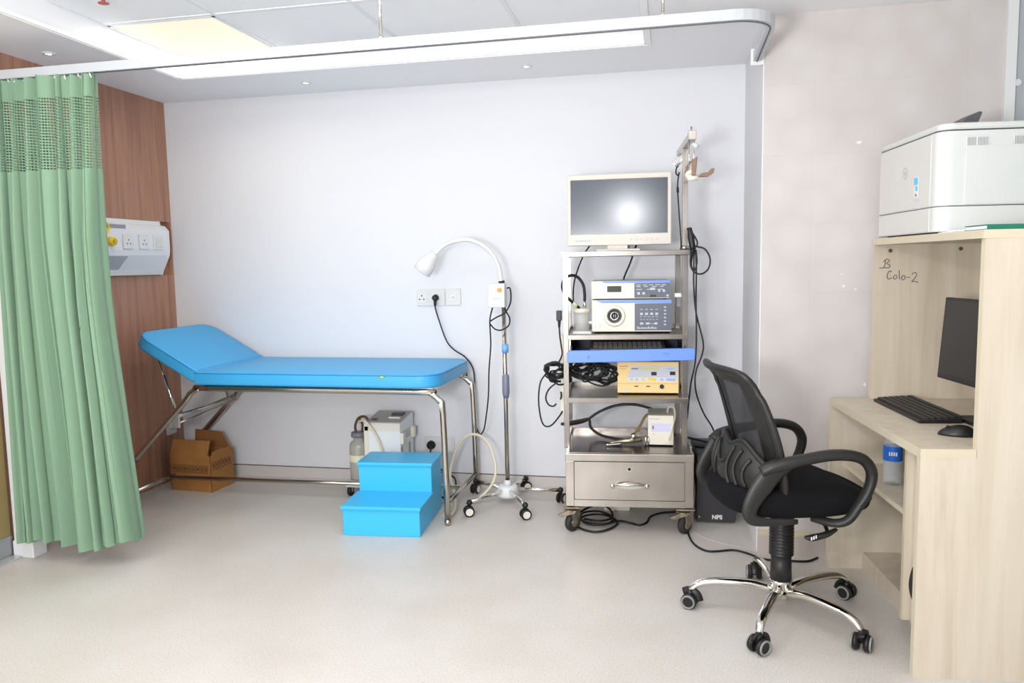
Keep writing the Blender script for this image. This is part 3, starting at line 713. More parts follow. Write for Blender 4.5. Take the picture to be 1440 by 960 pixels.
sh.m(IVORY).cyl((.56, -.125, 1.722), (.61, -.125, 1.722), .014).cyl((.572, -.10, 1.735), (.572, -.13, 1.735), .02).cyl((.575, .10, 1.73), (.575, -.13, 1.73), .010)
sh.build('scope_holder', parent=pole, label='brown curved endoscope holder')
# power strip on the left posts
ps = MB().m(IVORY).box(-.038, .15, .56, -.021, .195, .985, bev=.003).build('power_strip', parent=tr)
# power plug holder on right
MB().m(WHT).box(.532, .14, 1.17, .563, .2, 1.19, bev=.002).m(GREYP).box(.542, .15, 1.12, .562, .2, 1.17, bev=.002).build('side_bracket', parent=tr)

def dev(name, label, cat, lx, ly, z, rz=0., group=None):
    """thing standing on the trolley: local trolley position to world"""
    a = math.radians(5)
    return empty(name, label, cat, (-.50+lx*math.cos(a)-ly*math.sin(a), -.74+lx*math.sin(a)+ly*math.cos(a), z), 5+rz, group)

kbt = dev('covered_keyboard', 'dark grey covered keyboard lying in the blue fronted trolley tray', 'keyboard', .30, .27, .875)
MB().m(mat('keyboard_cover', (96, 88, 80), .5)).prism([(-.13, 0), (.14, 0), (.14, .075), (-.02, .06), (-.13, .04)], 'x', -.19, .19, bev=.006).build('case', parent=kbt)
KB2 = MB().m(mat('keyboard_cover_keys', (70, 66, 62), .5))
for r in range(4):
    for c_ in range(14): KB2.box(-.17+.0245*c_, -.115+.024*r, .043+.0045*r, -.149+.0245*c_, -.095+.024*r, .052+.0045*r)
KB2.build('keys', parent=kbt)['kind'] = 'stuff'
# display monitor on top
mo = dev('display_monitor', 'cream bezelled flat monitor on the top shelf of the trolley', 'monitor', .26, .26, 1.402, -4)
x0, x1, z0, z1 = -.258, .262, .031, .388
fr = MB().m(CREAM).box(x0, -.03, z0, x1, .02, z0+.058, bev=.004).box(x0, -.03, z1-.027, x1, .02, z1, bev=.004).box(x0, -.03, z0+.05, x0+.018, .02, z1-.02, bev=.004).box(x1-.018, -.03, z0+.05, x1, .02, z1-.02, bev=.004)
fr.box(x0+.01, -.01, z0+.01, x1-.01, .04, z1-.01).build('bezel', parent=mo)
MB().m(SCREEN).box(x0+.0175, -.024, z0+.0575, x1-.0175, -.009, z1-.0265).build('screen', parent=mo)
bt_ = MB().m(LGREY)
for i in range(6): bt_.box(.06+.026*i, -.0308, .055, .068+.026*i, -.0295, .063)
bt_.box(-.22, -.0308, .052, -.14, -.0295, .060).build('buttons', parent=mo)
MB().m(CREAM).box(-.05, .02, .0, .05, .06, .2, bev=.004).box(-.11, -.06, 0, .11, .09, .012, bev=.003).build('stand', parent=mo)
MB().m(mat('stand_label', (206, 196, 188), .4)).box(-.055, -.027, .012, .045, .02, .031).m(BLK).box(.05, -.026, .014, .056, .01, .031).build('stand_neck', parent=mo)

# endoscopy processor stack
def label_bars(mb, x0, x1, z, n, y, h=.004, seed=0):
    r = random.Random(seed); s = (x1-x0)/n
    for i in range(n): mb.box(x0+s*i, y, z, x0+s*i+s*(.45+.35*r.random()), y+.0008, z+h)
    return mb
up = dev('video_processor', 'cream video processor with blue top stripe, upper of the stacked pair', 'medical device', .315, .185, 1.158, -2, 'stacked endoscopy processors')
U0, U1 = -.195, .197
MB().m(IVORY).box(U0, 0, .006, U1, .28, .096, bev=.003).build('case', parent=up)
MB().m(BLUEP).prism([(U0+.07, .086), (U1-.002, .083), (U1-.002, .096), (U0+.05, .094)], 'y', -.0015, .0).build('stripe', parent=up, label='blue stripe')
MB().m(SLATE).box(.02, -.002, .01, U1-.001, 0, .083).build('control_panel', parent=up)
MB().m(BLK).box(-.115, -.003, .04, -.045, 0, .07, bev=.002).build('card_slot', parent=up)
MB().m(WHT).torus((-.165, -.001, .03), .014, .0018, 'y').cyl((-.165, 0, .03), (-.165, -.003, .03), .008).build('power_button', parent=up)
lb = MB().m(LGREY)
for z, n in ((.072, 5), (.064, 4), (.05, 3)): label_bars(lb, .03, .185, z, n, -.0028, .0035, n)
for x, z in ((.035, .026), (.06, .026), (.098, .048), (.11, .048)): lb.box(x, -.0034, z, x+.013, -.002, z+.012)
lb.cyl((.143, -.004, .044), (.143, -.002, .044), .006).cyl((.166, -.004, .044), (.166, -.002, .044), .007).cyl((.184, -.004, .02), (.184, -.002, .02), .006)
lb.build('buttons', parent=up)
B(BLK, .098, -.0036, .014, .128, -.002, .024).build('connector', parent=up)
for x in (-.17, .17): 
    for y in (.03, .24): MB().m(BLK).cyl((x, y, 0), (x, y, .006), .012).build('foot', parent=up)
lo = dev('light_source', 'cream endoscopy light source with a round scope socket, lower of the stacked pair', 'medical device', .318, .175, .99, -2, 'stacked endoscopy processors')
MB().m(IVORY).box(-.196, 0, .008, .2, .28, .168, bev=.003).build('case', parent=lo)
MB().m(BLUEP).prism([(-.14, .153), (.198, .151), (.198, .168), (-.18, .166)], 'y', -.0015, .0).build('stripe', parent=lo, label='blue stripe')
MB().m(SLATE).box(.018, -.002, .014, .199, 0, .150).build('control_panel', parent=lo)
Mr = Matrix.Translation((-.082, 0, .088)) @ Matrix.Rotation(PI/2, 4, 'X')
sk_ = MB().m(IVORY).lathe([(.052, 0), (.054, .004), (.05, .009), (.041, .01), (.037, .006), (.036, 0)], M=Mr, n=40).build('scope_socket', parent=lo)
MB().m(mat('socket_dark', (52, 52, 54), .35)).lathe([(.036, .003), (.02, .003), (.02, .001)], M=Mr, n=40).box(-.105, -.006, .095, -.094, 0, .108).box(-.07, -.006, .095, -.059, 0, .108).box(-.092, -.005, .062, -.072, 0, .072).build('socket_ring', parent=sk_)
MB().m(CHROME).lathe([(.022, .002), (.021, .012), (.017, .012), (.017, .003)], M=Mr, n=32).build('metal_ring', parent=sk_)
MB().m(BLK).lathe([(0, .006), (.016, .006), (.017, .002)], M=Mr).m(LGREY).box(-.088, -.0068, .08, -.086, -.006, .096).box(-.078, -.0068, .08, -.076, -.006, .096).build('socket_core', parent=sk_)
MB().m(WHT).torus((-.168, -.001, .04), .014, .0018, 'y').cyl((-.168, 0, .04), (-.168, -.003, .04), .009).build('power_button', parent=lo)
lb = MB().m(LGREY)
for i in range(4):
    lb.box(.045+.025*i, -.0034, .118, .058+.025*i, -.002, .121).box(.045+.025*i, -.0034, .092, .059+.025*i, -.002, .103)
label_bars(lb, .045, .14, .082, 5, -.0028, .0025, 3); label_bars(lb, .045, .14, .068, 6, -.0028, .0025, 4)
for x in (.045, .075, .115): lb.box(x, -.0034, .044, x+.016, -.002, .054)
lb.box(.07, -.003, .047, .125, -.002, .049)
for z in (.132, .115, .098, .08, .062, .045): lb.box(.163, -.0034, z-.005, .173, -.002, z+.002)
lb.build('buttons', parent=lo)
lt_ = MB().m(LGREY)
for i in range(11): lt_.box(.03+.009*i, -.0028, .022, .036+.009*i, -.002, .034 if i in (0, 6, 8) else .03)
lt_.build('lettering', parent=lo)
for x in (-.17, .17): 
    for y in (.03, .24): MB().m(BLK).cyl((x, y, 0), (x, y, .008), .012).build('foot', parent=lo)

# water jar beside the processors
jr = dev('water_jar', 'clear plastic water jar with black hose beside the stacked processors', 'jar', .07, .19, .99)
MB().m(GLASSY).lathe([(0, .012), (.039, .012), (.039, .105), (.036, .105), (.036, .016), (0, .016)]).build('jar', parent=jr)
MB().m(WHT).cyl((0, 0, 0), (0, 0, .014), .045, bev=.003).box(-.045, -.045, 0, .05, .045, .01, bev=.003).build('base', parent=jr)
MB().m(IVORY).cyl((0, 0, .103), (0, 0, .128), .043, bev=.003).box(.03, -.01, .05, .055, .012, .062, bev=.002).build('lid', parent=jr)
MB().m(CHROME).cyl((.016, 0, .128), (.016, 0, .165), .011, .008).build('nozzle', parent=jr)
hz = MB().m(CABLE).tube([(.016, 0, .16), (.016, 0, .205), (.008, 0, .25), (-.018, 0, .285), (-.05, -.01, .295), (-.082, -.02, .28), (-.095, -.03, .245), (-.085, -.03, .205), (-.06, -.03, .175), (-.04, -.02, .155)], .0075, 12)
hz = hz.build('hose', parent=jr)
MB().m(mat('hose_ferrule', (206, 220, 170), .4)).cyl((-.044, -.02, .16), (-.022, -.02, .14), .009).m(BLK).tube([(-.02, -.02, .138), (-.012, -.015, .128), (-.012, -.012, .105)], .007, 8).build('connector', parent=hz)

# electrosurgical unit
ey = dev('electrosurgical_unit', 'butter yellow electrosurgical generator on the shelf below the blue tray', 'medical device', .405, .20, .673, -2)
MB().m(BUTTER).box(-.155, 0, .008, .152, .26, .168, bev=.002).build('case', parent=ey)
MB().m(mat('esu_panel', (204, 204, 214), .4)).prism([(-.105, .088), (.145, .088), (.145, .147), (-.085, .147)], 'y', -.002, 0).build('display_panel', parent=ey)
MB().m(WHT).box(-.105, -.0025, .068, .142, 0, .088, bev=.001).build('button_strip', parent=ey)
for a, m_ in (((-.035, .127, .055, .137), mat('lime_print', (212, 218, 90), .5)), ((-.0, .072, .04, .084), YEL), ((-.035, .073, -.018, .083), mat('lime_print', (0, 0, 0))), ((.06, .073, .075, .083), mat('pale_blue_print', (150, 186, 232), .5)), ((.09, .072, .137, .084), mat('pale_blue_print', (0, 0, 0))),
        ((.015, .099, .042, .117), BLK), ((.108, .101, .135, .119), BLK), ((-.092, .073, -.077, .083), LGREY), ((-.065, .073, -.05, .083), LGREY), ((-.085, .13, -.05, .136), GREYP), ((.09, .131, .125, .135), mat('pale_blue_print', (0, 0, 0)))):
    MB().m(m_).box(a[0], -.0034, a[1], a[2], -.0018, a[3]).build('display' if m_ is BLK else 'button', parent=ey)
B(mat('butter_line', (222, 184, 116), .5), -.154, -.0008, .055, .151, .0, .058).build('seam', parent=ey)
for x in (-.06, .0): B(BLK, x-.01, -.003, .04, x+.01, 0, .045, bev=.001).build('port', parent=ey)
MB().m(BLK).cyl((.068, 0, .042), (.068, -.006, .042), .011).build('port', parent=ey)
MB().m(mat('esu_badge', (224, 218, 200), .4)).cyl((-.12, 0, .026), (-.12, -.002, .026), .012).build('badge', parent=ey)
tx = MB().m(mat('red_print', (190, 130, 90), .5)).box(-.145, -.0008, .143, -.102, 0, .147).box(-.145, -.0008, .132, -.11, 0, .134).build('lettering', parent=ey)
for x in (-.13, .13):
    for y in (.03, .22): MB().m(BLK).cyl((x, y, 0), (x, y, .008), .012).build('foot', parent=ey)

# small white box on the cabinet top
wb = dev('irrigation_pump', 'small white box with a lilac display on the trolley cabinet top', 'medical device', .467, .17, .4125, -3)
MB().m(IVORY).box(-.065, 0, .006, .063, .2, .158, bev=.004).build('case', parent=wb)
B(mat('lilac_panel', (206, 204, 232), .4), -.05, -.0015, .075, .056, 0, .118).build('display', parent=wb)
B(INK, -.042, -.0025, .088, -.037, 0, .105).build('switch', parent=wb)
MB().m(LGREY).box(-.055, -.001, .138, -.01, 0, .142).box(-.04, -.001, .06, -.032, 0, .066).build('lettering', parent=wb)
MB().m(IVORY).cyl((.04, 0, .035), (.04, -.014, .035), .012).build('nozzle', parent=wb)
MB().m(HOSE).tube([(.04, -.012, .035), (.045, -.02, .06), (.055, -.01, .1), (.07, .03, .15), (.065, .06, .19), (.04, .08, .185), (.035, .09, .155)], .005).build('tube', parent=wb)

# endoscope lying on the cabinet top
es = dev('endoscope', 'black coiled endoscope with a steel handle lying on the trolley cabinet top', 'endoscope', .3, .2, .4125)
en = MB().m(mat('scope_sheath', (50, 46, 44), .45)).tube([(-.02, .02, .02), (-.07, .06, .018), (-.14, .13, .02), (-.19, .17, .05), (-.20, .19, .09), (-.24, .2, .085), (-.32, .19, .07), (-.345, .14, .075), (-.30, .13, .075), (-.22, .18, .085), (-.15, .19, .13), (-.06, .2, .165), (.04, .2, .172), (.13, .2, .15), (.17, .22, .12)], .0075, 10)
en = en.build('insertion_tube', parent=es)
hs_ = MB().m(mat('scope_metal', (178, 168, 146), .3, .9)).tube([(-.09, -.02, .012), (-.03, -.005, .018), (.02, .0, .022), (.07, .02, .024)], .012, 12, rads=[.4, .9, 1.3, 1.1])
hs_.build('handle', parent=es)
MB().m(CHROME).tube([(-.11, -.045, .008), (-.07, -.04, .009), (-.03, -.035, .012)], .006, 8).build('lever', parent=es)
MB().m(CHROME).sphere((.03, -.005, .045), .017).build('valve', parent=es)
MB().m(mat('scope_amber', (176, 146, 92), .45)).tube([(.02, .03, .03), (.05, .08, .055), (.075, .13, .08), (.10, .185, .11), (.14, .22, .13)], .007, 8).build('light_guide', parent=es)
MB().m(CHROME).torus((.09, -.02, .03), .024, .005, 'x').torus((.104, -.015, .028), .021, .004, 'x').cyl((.08, -.02, .0065), (.115, -.015, .0065), .006).build('control_wheel', parent=es)

# cables about the trolley
def cable(name, label, pts, r=.004, n=8, group=None, cat='cable', mt=None, smooth=3):
    o = MB().m(mt or CABLE).tube(pts, r, n, smooth=smooth).build(name, loc=pts[0]); tag(o, label, cat, group); return o
rnd = random.Random(3)
def coil(cx, cy, cz, rx, rz, turns, jit, tilt=0.):
    P = []
    for i in range(turns*10):
        a = 2*PI*i/10
        P.append((cx+rx*math.cos(a)*(1+rnd.uniform(-jit, jit))+tilt*math.sin(a)*rx, cy+rnd.uniform(-.02, .02), cz+rz*math.sin(a)*(1+rnd.uniform(-jit, jit))))
    return P
cc = MB().m(CABLE).tube(coil(-.575, -.62, .81, .052, .034, 9, .4), .0045, 8).tube(coil(-.545, -.60, .775, .055, .035, 3, .3), .0045, 8)
cc.tube([(-.615, -.64, .80), (-.645, -.66, .75), (-.655, -.66, .66), (-.645, -.66, .57), (-.625, -.66, .53), (-.59, -.66, .535), (-.555, -.62, .575), (-.5415, -.58, .60)], .0042, 8)
cc.tube([(-.55, -.65, .76), (-.60, -.66, .72), (-.618, -.66, .675), (-.605, -.66, .64), (-.58, -.66, .632), (-.565, -.66, .645)], .0042, 8)
cc.tube([(-.545, -.63, .70), (-.545, -.62, .675), (-.55, -.62, .66)], .0042, 8)
cc = tag(cc.build('cable_coil', loc=(-.58, -.62, .8)), 'tangled black cable bundle hanging on the left post of the trolley', 'cable')
cc2 = MB().m(CABLE)
cc2.tube(coil(-.405, -.53, .80, .082, .045, 9, .4), .0045, 8).tube(coil(-.35, -.50, .775, .07, .045, 7, .4), .0045, 8).tube(coil(-.46, -.55, .825, .05, .03, 6, .4), .0045, 8)
cc2 = tag(cc2.build('cable_coil', loc=(-.4, -.53, .68)), 'thick tangle of black cables under the blue tray', 'cable')
pc_ = MB().m(BLK).box(-.556, -.69, 1.065, -.53, -.665, 1.115, bev=.003).cyl((-.543, -.678, 1.065), (-.543, -.678, 1.03), .009, .005).m(CABLE).tube([(-.543, -.678, 1.035), (-.541, -.675, .99), (-.537, -.66, .94), (-.535, -.65, .89), (-.56, -.64, .84)], .004)
tag(pc_.build('cable_connector', loc=(-.543, -.678, 1.03)), 'black cable connector hanging beside the water jar outside the left post', 'cable')
cable('monitor_cable', 'black cable dropping from the monitor past the water jar', [(-.40, -.33, 1.50), (-.42, -.26, 1.47), (-.433, -.222, 1.445), (-.469, -.222, 1.391), (-.504, -.225, 1.307), (-.512, -.33, 1.232), (-.495, -.48, 1.15), (-.46, -.545, 1.125)], .0042)
cable('monitor_cable', 'short black cable slanting behind the top of the upper processor', [(-.15, -.33, 1.50), (-.165, -.25, 1.47), (-.185, -.217, 1.439), (-.219, -.217, 1.341), (-.25, -.22, 1.268), (-.265, -.23, 1.20)], .005)
hcp = MB().m(BLK).tube([(.083, -.66, 1.505), (.09, -.66, 1.46), (.10, -.66, 1.40)], .016, 12, rads=[.6, 1, .9])
T3 = [(.072, -.66, 1.50), (.095, -.672, 1.48), (.118, -.672, 1.44), (.118, -.672, 1.42), (.113, -.672, 1.415), (.153, -.672, 1.403), (.178, -.672, 1.36), (.172, -.672, 1.31), (.14, -.672, 1.285), (.105, -.672, 1.295), (.092, -.672, 1.33), (.1, -.66, 1.39)]
hcp.m(CABLE).tube(T3, .0042).tube([(.09, -.672, 1.40), (.088, -.68, 1.33), (.105, -.68, 1.30), (.118, -.68, 1.34), (.113, -.672, 1.40)], .0042)
hcp.tube([(.105, -.66, 1.40), (.104, -.66, 1.30), (.105, -.66, 1.22), (.116, -.66, 1.10), (.149, -.66, .965), (.146, -.66, .9), (.118, -.66, .82), (.114, -.66, .75), (.127, -.61, .68), (.16, -.55, .59), (.205, -.42, .50), (.23, -.36, .43), (.235, -.30, .378)], .004)
hcp.tube([(.112, -.665, 1.40), (.116, -.672, 1.30), (.115, -.672, 1.16), (.118, -.672, 1.0), (.114, -.672, .87), (.098, -.66, .78), (.092, -.60, .72), (.08, -.50, .55)], .004)
tag(hcp.build('cable_bundle', loc=(.09, -.66, 1.4)), 'looped black cable hanging from the right post down to the floor computer', 'cable')
strap = MB().m(CABLE).tube([(.03, -.60, 1.80), (.022, -.61, 1.79), (.02, -.62, 1.765), (.03, -.62, 1.755), (.035, -.61, 1.77), (.03, -.62, 1.74), (.028, -.61, 1.69), (.035, -.605, 1.58), (.044, -.6, 1.46), (.046, -.59, 1.41)], .0035).m(BLK).cyl((.028, -.612, 1.70), (.029, -.61, 1.675), .006)
tag(strap.build('hanging_strap', loc=(.03, -.6, 1.79)), 'thin black strap hanging from the hook bar behind the monitor', 'strap')
fl = MB().m(CABLE)
fl.tube([(-.49, -.60, .012), (-.44, -.68, .01), (-.36, -.71, .01), (-.29, -.64, .01), (-.27, -.55, .012), (-.34, -.46, .014), (-.43, -.47, .014), (-.46, -.55, .016), (-.40, -.63, .018), (-.31, -.60, .018), (-.30, -.5, .02), (-.38, -.42, .02), (-.46, -.47, .022), (-.44, -.60, .024), (-.34, -.64, .026), (-.262, -.56, .02), (-.2, -.55, .008), (-.155, -.57, .007), (-.12, -.52, .007), (-.105, -.43, .007), (-.05, -.36, .007), (.03, -.33, .007)], .0055, 8)
fl.tube([(-.48, -.5, .03), (-.42, -.44, .05), (-.36, -.43, .06), (-.31, -.47, .045), (-.30, -.53, .025), (-.36, -.58, .022), (-.44, -.56, .022)], .0055, 8)
fl.tube([(-.36, -.42, .05), (-.38, -.44, .1), (-.37, -.42, .139)], .004, 8)
tag(fl.build('floor_cable', loc=(-.36, -.6, 0)), 'coiled black power cord on the floor under the trolley', 'cable')
pb = empty('power_strip', 'beige extension socket block on the floor under the trolley', 'power strip', (-.29, -.31, 0), 8)
B(IVORY, -.07, -.03, 0, .07, .03, .055, bev=.005).build('housing', parent=pb)
q = MB().m(INK)
for x in (-.04, 0, .04): q.box(x-.008, -.0308, .03, x-.003, -.03, .036).box(x+.003, -.0308, .03, x+.008, -.03, .036)
q.build('socket_slot', parent=pb)
cable('floor_cable', 'black cable curving over the floor from the trolley to the desk', [(.115, -.36, .15), (.10, -.42, .08), (.085, -.50, .02), (.083, -.57, .006), (.09, -.70, .006), (.115, -.81, .006), (.16, -.872, .006), (.21, -.872, .006), (.285, -.845, .006), (.345, -.875, .006), (.40, -.93, .006), (.46, -.945, .006), (.53, -.94, .006), (.60, -.93, .006), (.65, -.88, .006)], .005)
cable('thin_wire', 'thin pale grey wire on the floor in front of the floor computer', [(.117, -.40, .21), (.122, -.44, .16), (.115, -.48, .09), (.108, -.54, .02), (.12, -.62, .003), (.17, -.70, .003), (.25, -.76, .003), (.33, -.80, .003), (.40, -.855, .003)], .0022, 6, mt=mat('pale_wire', (196, 192, 188), .4))

# ------------------------------------------------------------------ floor computer
pc = empty('floor_computer', 'black tower unit with white letters on the floor behind the office chair', 'computer', (.228, -.46, 0), 3)
MB().m(BLK).box(-.1, 0, .012, .1, .38, .36, bev=.008, seg=3).build('case', parent=pc)
MB().m(mat('ups_top', (54, 52, 55), .4)).prism([(-.012, .012), (0, .012), (0, .358), (-.012, .34)], 'x', -.096, .096, bev=.003).build('front_panel', parent=pc)
MB().m(WHT).text('NPS', .03, face_front(.005, -.0125, .035), bold=.0012).cyl((-.084, -.012, .036), (-.084, -.0135, .036), .003).build('lettering', parent=pc)
for x in (-.08, .08):
    for y in (.04, .33): MB().m(RUB).cyl((x, y, 0), (x, y, .013), .012).build('foot', parent=pc)
MB().m(CABLE).tube([(-.13, .3, .38), (-.06, .27, .371), (.02, .2, .366), (.06, .12, .366), (.02, .11, .366), (-.06, .15, .366), (-.094, .16, .366)], .006).build('cable', parent=pc)

# ------------------------------------------------------------------ adhesive scraps on the tile wall
for i, ((x, z, w_, h_), lab) in enumerate((((.729, 1.279, .010, .006), 'upper tiny white scrap left of the handwriting on the tile wall'), ((.739, 1.226, .016, .012), 'largest white scrap left of the desk hutch on the tile wall'),
        ((.788, 1.213, .008, .01), 'thin white scrap nearest the desk hutch on the tile wall'), ((.838, .79, .012, .018), 'white scrap just above the far corner of the desk'), ((.787, 1.841, .026, .016), 'white scrap high on the tile wall left of the printer'))):
    P = [(x+w_/2*math.cos(a)*(.7+.5*rnd.random()), z+h_/2*math.sin(a)*(.7+.5*rnd.random())) for a in [2*PI*k/9 for k in range(9)]]
    tag(MB().m(WHT).prism(P, 'y', YC-.002, YC+.002).build('adhesive_scrap', loc=(x, YC, z)), lab, 'tape scrap', 'adhesive scraps on the tile wall')
#PART3
# ------------------------------------------------------------------ computer desk with hutch; local x = away from the sitter, local -y = towards the camera
DL = .924
dk = empty('computer_desk', 'pale ash laminate computer desk with a raised hutch', 'desk', (.6705, -.9562, 0), math.degrees(.10225))
B(DESKW, .004, -DL+.002, .722, .60, 0, .75).build('desktop', parent=dk)
MB().m(DESKE).box(-.002, -DL, .7215, .004, 0, .7505).box(-.002, -DL-.001, .7215, .163, -DL+.002, .7505).build('edge_band', parent=dk)
np_ = MB().m(DESKW).prism([(0, 0), (.60, 0), (.60, 1.40), (.165, 1.40), (.165, .722), (0, .722)], 'y', -DL, -DL+.024)
np_.build('side_panel', parent=dk)
MB().m(DESKE).box(-.0012, -DL-.0004, 0, 0, -DL+.0244, .722).box(.1635, -DL-.0004, .75, .165, -DL+.0244, 1.40).build('edge_band', parent=dk)
MB().m(DESKW).prism([(0, 0), (.60, 0), (.60, .722), (0, .722)], 'y', -.024, 0).build('side_panel', parent=dk)
MB().m(DESKE).box(-.0012, -.0244, 0, 0, .0004, .722).build('edge_band', parent=dk)
MB().m(DESKW).box(.16, -.024, .7505, .60, 0, 1.40).build('hutch_panel', parent=dk)
MB().m(DESKW).box(.158, -DL-.0, 1.40, .62, .0, 1.425).build('hutch_top', parent=dk)
MB().m(DESKE).box(.1565, -DL-.0012, 1.3995, .158, .001, 1.4255).box(.158, -DL-.0012, 1.3995, .62, -DL, 1.4255).build('edge_band', parent=dk)
MB().m(DESKW).box(.58, -DL+.024, .75, .60, -.024, 1.40).box(.50, -DL+.024, 0, .516, -.024, .722).build('back_panel', parent=dk)
MB().m(DESKW).box(.145, -DL+.024, 0, .16, -.024, .075).build('plinth', parent=dk)
MB().m(DESKW).box(.062, -.652, .452, .5, -.024, .47).m(DESKE).box(.06, -.652, .4515, .062, -.024, .4705).build('shelf', parent=dk)
MB().m(DESKW).box(.062, -.67, .075, .5, -.652, .722).m(DESKE).box(.06, -.6705, .0745, .062, -.6515, .722).build('divider', parent=dk)
MB().m(DESKW).box(.16, -DL+.024, .06, .5, -.024, .075).build('floor_board', parent=dk)
# handwriting on the far hutch panel, marker strokes
hw = MB().m(INK)
def stroke(pts):
    a0, b0 = pts[0]
    hw.tube([(.19+(x-.19)*.88, -.0245, 1.31+(z-1.31)*.9) for x, z in pts], .0013, 5, smooth=2)
bx_, bz = .19, 1.308
stroke([(bx_+.016, bz+.03), (bx_+.012, bz+.005), (bx_+.004, bz-.006)])
stroke([(bx_+.004, bz+.022), (bx_+.02, bz+.036), (bx_+.034, bz+.028), (bx_+.02, bz+.016), (bx_+.036, bz+.008), (bx_+.03, bz-.004), (bx_+.012, bz-.004), (bx_-.012, bz-.006)])
cx_, cz = .215, 1.257
stroke([(cx_+.022, cz+.028), (cx_+.008, cz+.03), (cx_, cz+.008), (cx_+.006, cz-.006), (cx_+.022, cz)])
stroke([(cx_+.036, cz+.012), (cx_+.028, cz+.002), (cx_+.034, cz-.007), (cx_+.044, cz-.001), (cx_+.042, cz+.011), (cx_+.035, cz+.012)])
stroke([(cx_+.054, cz+.034), (cx_+.056, cz-.008)])
stroke([(cx_+.074, cz+.010), (cx_+.065, cz), (cx_+.07, cz-.01), (cx_+.082, cz-.004), (cx_+.08, cz+.008), (cx_+.073, cz+.01)])
stroke([(cx_+.09, cz+.001), (cx_+.104, cz)])
stroke([(cx_+.112, cz+.014), (cx_+.124, cz+.023), (cx_+.134, cz+.014), (cx_+.124, cz-.006), (cx_+.112, cz-.02), (cx_+.128, cz-.018), (cx_+.142, cz-.024)])
hw.build('handwriting', parent=dk)
sc_ = MB().m(mat('screw_cap', (96, 84, 70), .5))
for x, z in ((.222, 1.375), (.5, 1.378)): sc_.cyl((x, -.024, z), (x, -.0265, z), .008)
sc_.build('screw_cap', parent=dk)

def ond(name, label, cat, lx, ly, z, rz=0., group=None):
    a = .10225
    return empty(name, label, cat, (.6705+lx*math.cos(a)-ly*math.sin(a), -.9562+lx*math.sin(a)+ly*math.cos(a), z), math.degrees(a)+rz, group)
# desk monitor (faces -x)
dm = ond('computer_monitor', 'black flat computer monitor on the desk inside the hutch', 'monitor', .30, -.59, .75, 3)
Mt = Matrix.Rotation(math.radians(4), 4, 'Y')
MB().m(BLK).box(0, -.26, .138, .03, .265, .445, bev=.004, M=Mt).box(.03, -.16, .18, .055, .16, .4, bev=.006, M=Mt).build('bezel', parent=dm)
MB().m(SCREENB).box(-.0015, -.245, .160, .001, .25, .433, M=Mt).build('screen', parent=dm)
MB().m(BLKG).cyl((.06, 0, .012), (.05, 0, .22), .022).build('stand_neck', parent=dm)
MB().m(BLK).box(.012, -.14, 0, .17, .14, .014, bev=.004).build('stand_base', parent=dm)
MB().m(LGREY).lathe([(0, .001), (.008, .001), (.008, 0), (0, 0)], M=Mt @ Matrix.Translation((-.001, -.06, .148)) @ Matrix.Rotation(-PI/2, 4, 'Y')).build('badge', parent=dm)
# keyboard
kb = ond('keyboard', 'black computer keyboard on the desk in front of the monitor', 'keyboard', .225, -.31, .75, 0)
MB().m(BLK).prism([(-.075, 0), (.075, 0), (.075, .022), (-.075, .012)], 'y', -.225, .225, bev=.003).build('base', parent=kb)
ks = mat('keycap', (42, 41, 42), .5)
K = MB().m(ks)
for r in range(6):
    x = -.062+.0225*r+(.004 if r == 5 else 0)
    for c_ in range(21):
        if r == 0 and 4 < c_ < 10: continue
        y = .213-.0212*c_
        zt = .0135+(x+.075)*.0667
        K.box(x, y-.0185, zt-.003, x+.019, y, zt+.006)
    if r == 0: K.box(-.062, .213-.0212*10+.002, .011, -.043, .213-.0212*5, .0205)
K.build('keys', parent=kb)['kind'] = 'stuff'
ms = ond('computer_mouse', 'black computer mouse beside the near end of the keyboard', 'mouse', .195, -.725, .75, 0)
mm = bmesh.new(); bmesh.ops.create_uvsphere(mm, u_segments=24, v_segments=14, radius=1)
for v in mm.verts: v.co = Vector((v.co.x*.032, v.co.y*.058, max(0, v.co.z)*.036*(1-.25*v.co.y)))
MB().m(BLK)._add(mm, Matrix.Rotation(math.radians(70), 4, 'Z'), True).build('shell', parent=ms)
MB().m(BLKG).cyl((-.028, -.004, .026), (-.028, .004, .026), .008).build('scroll_wheel', parent=ms)
# water bottle
wbt = ond('water_bottle', 'clear plastic water bottle with a blue label on the shelf under the desk', 'bottle', .14, -.335, .47, 0)
pr_ = [(0, .0), (.028, .0), (.033, .006), (.034, .03), (.031, .04), (.034, .05), (.031, .06), (.034, .07), (.033, .10), (.033, .15), (.034, .16), (.032, .175), (.022, .2), (.0135, .212), (.0135, .222), (0, .222)]
MB().m(GLASSW).lathe(pr_).build('bottle', parent=wbt)
MB().m(mat('bottle_blue', (40, 104, 200), .4)).lathe([(.0345, .095), (.0345, .152)]).build('label_wrap', parent=wbt, label='blue paper label')
lt_ = MB().m(WHT)
for i in range(4): lt_.box(-.014+.008*i, -.0357, .118, -.009+.008*i, -.0335, .132, M=Matrix.Rotation(math.radians(-20), 4, 'Z'))
lt_.build('lettering', parent=wbt)
MB().m(mat('cap_white', (235, 238, 240), .4)).cyl((0, 0, .218), (0, 0, .235), .0155, bev=.002).build('cap', parent=wbt)
cdr = MB().m(DESKW).box(.085, -DL+.027, .08, .1, -.672, .718).build('door', parent=dk)
MB().m(BLK).tube([(.086, -.75, .17), (.066, -.75, .19), (.056, -.75, .24), (.066, -.75, .295), (.086, -.75, .312)], .008, 10).build('handle', parent=cdr, label='black bow handle')

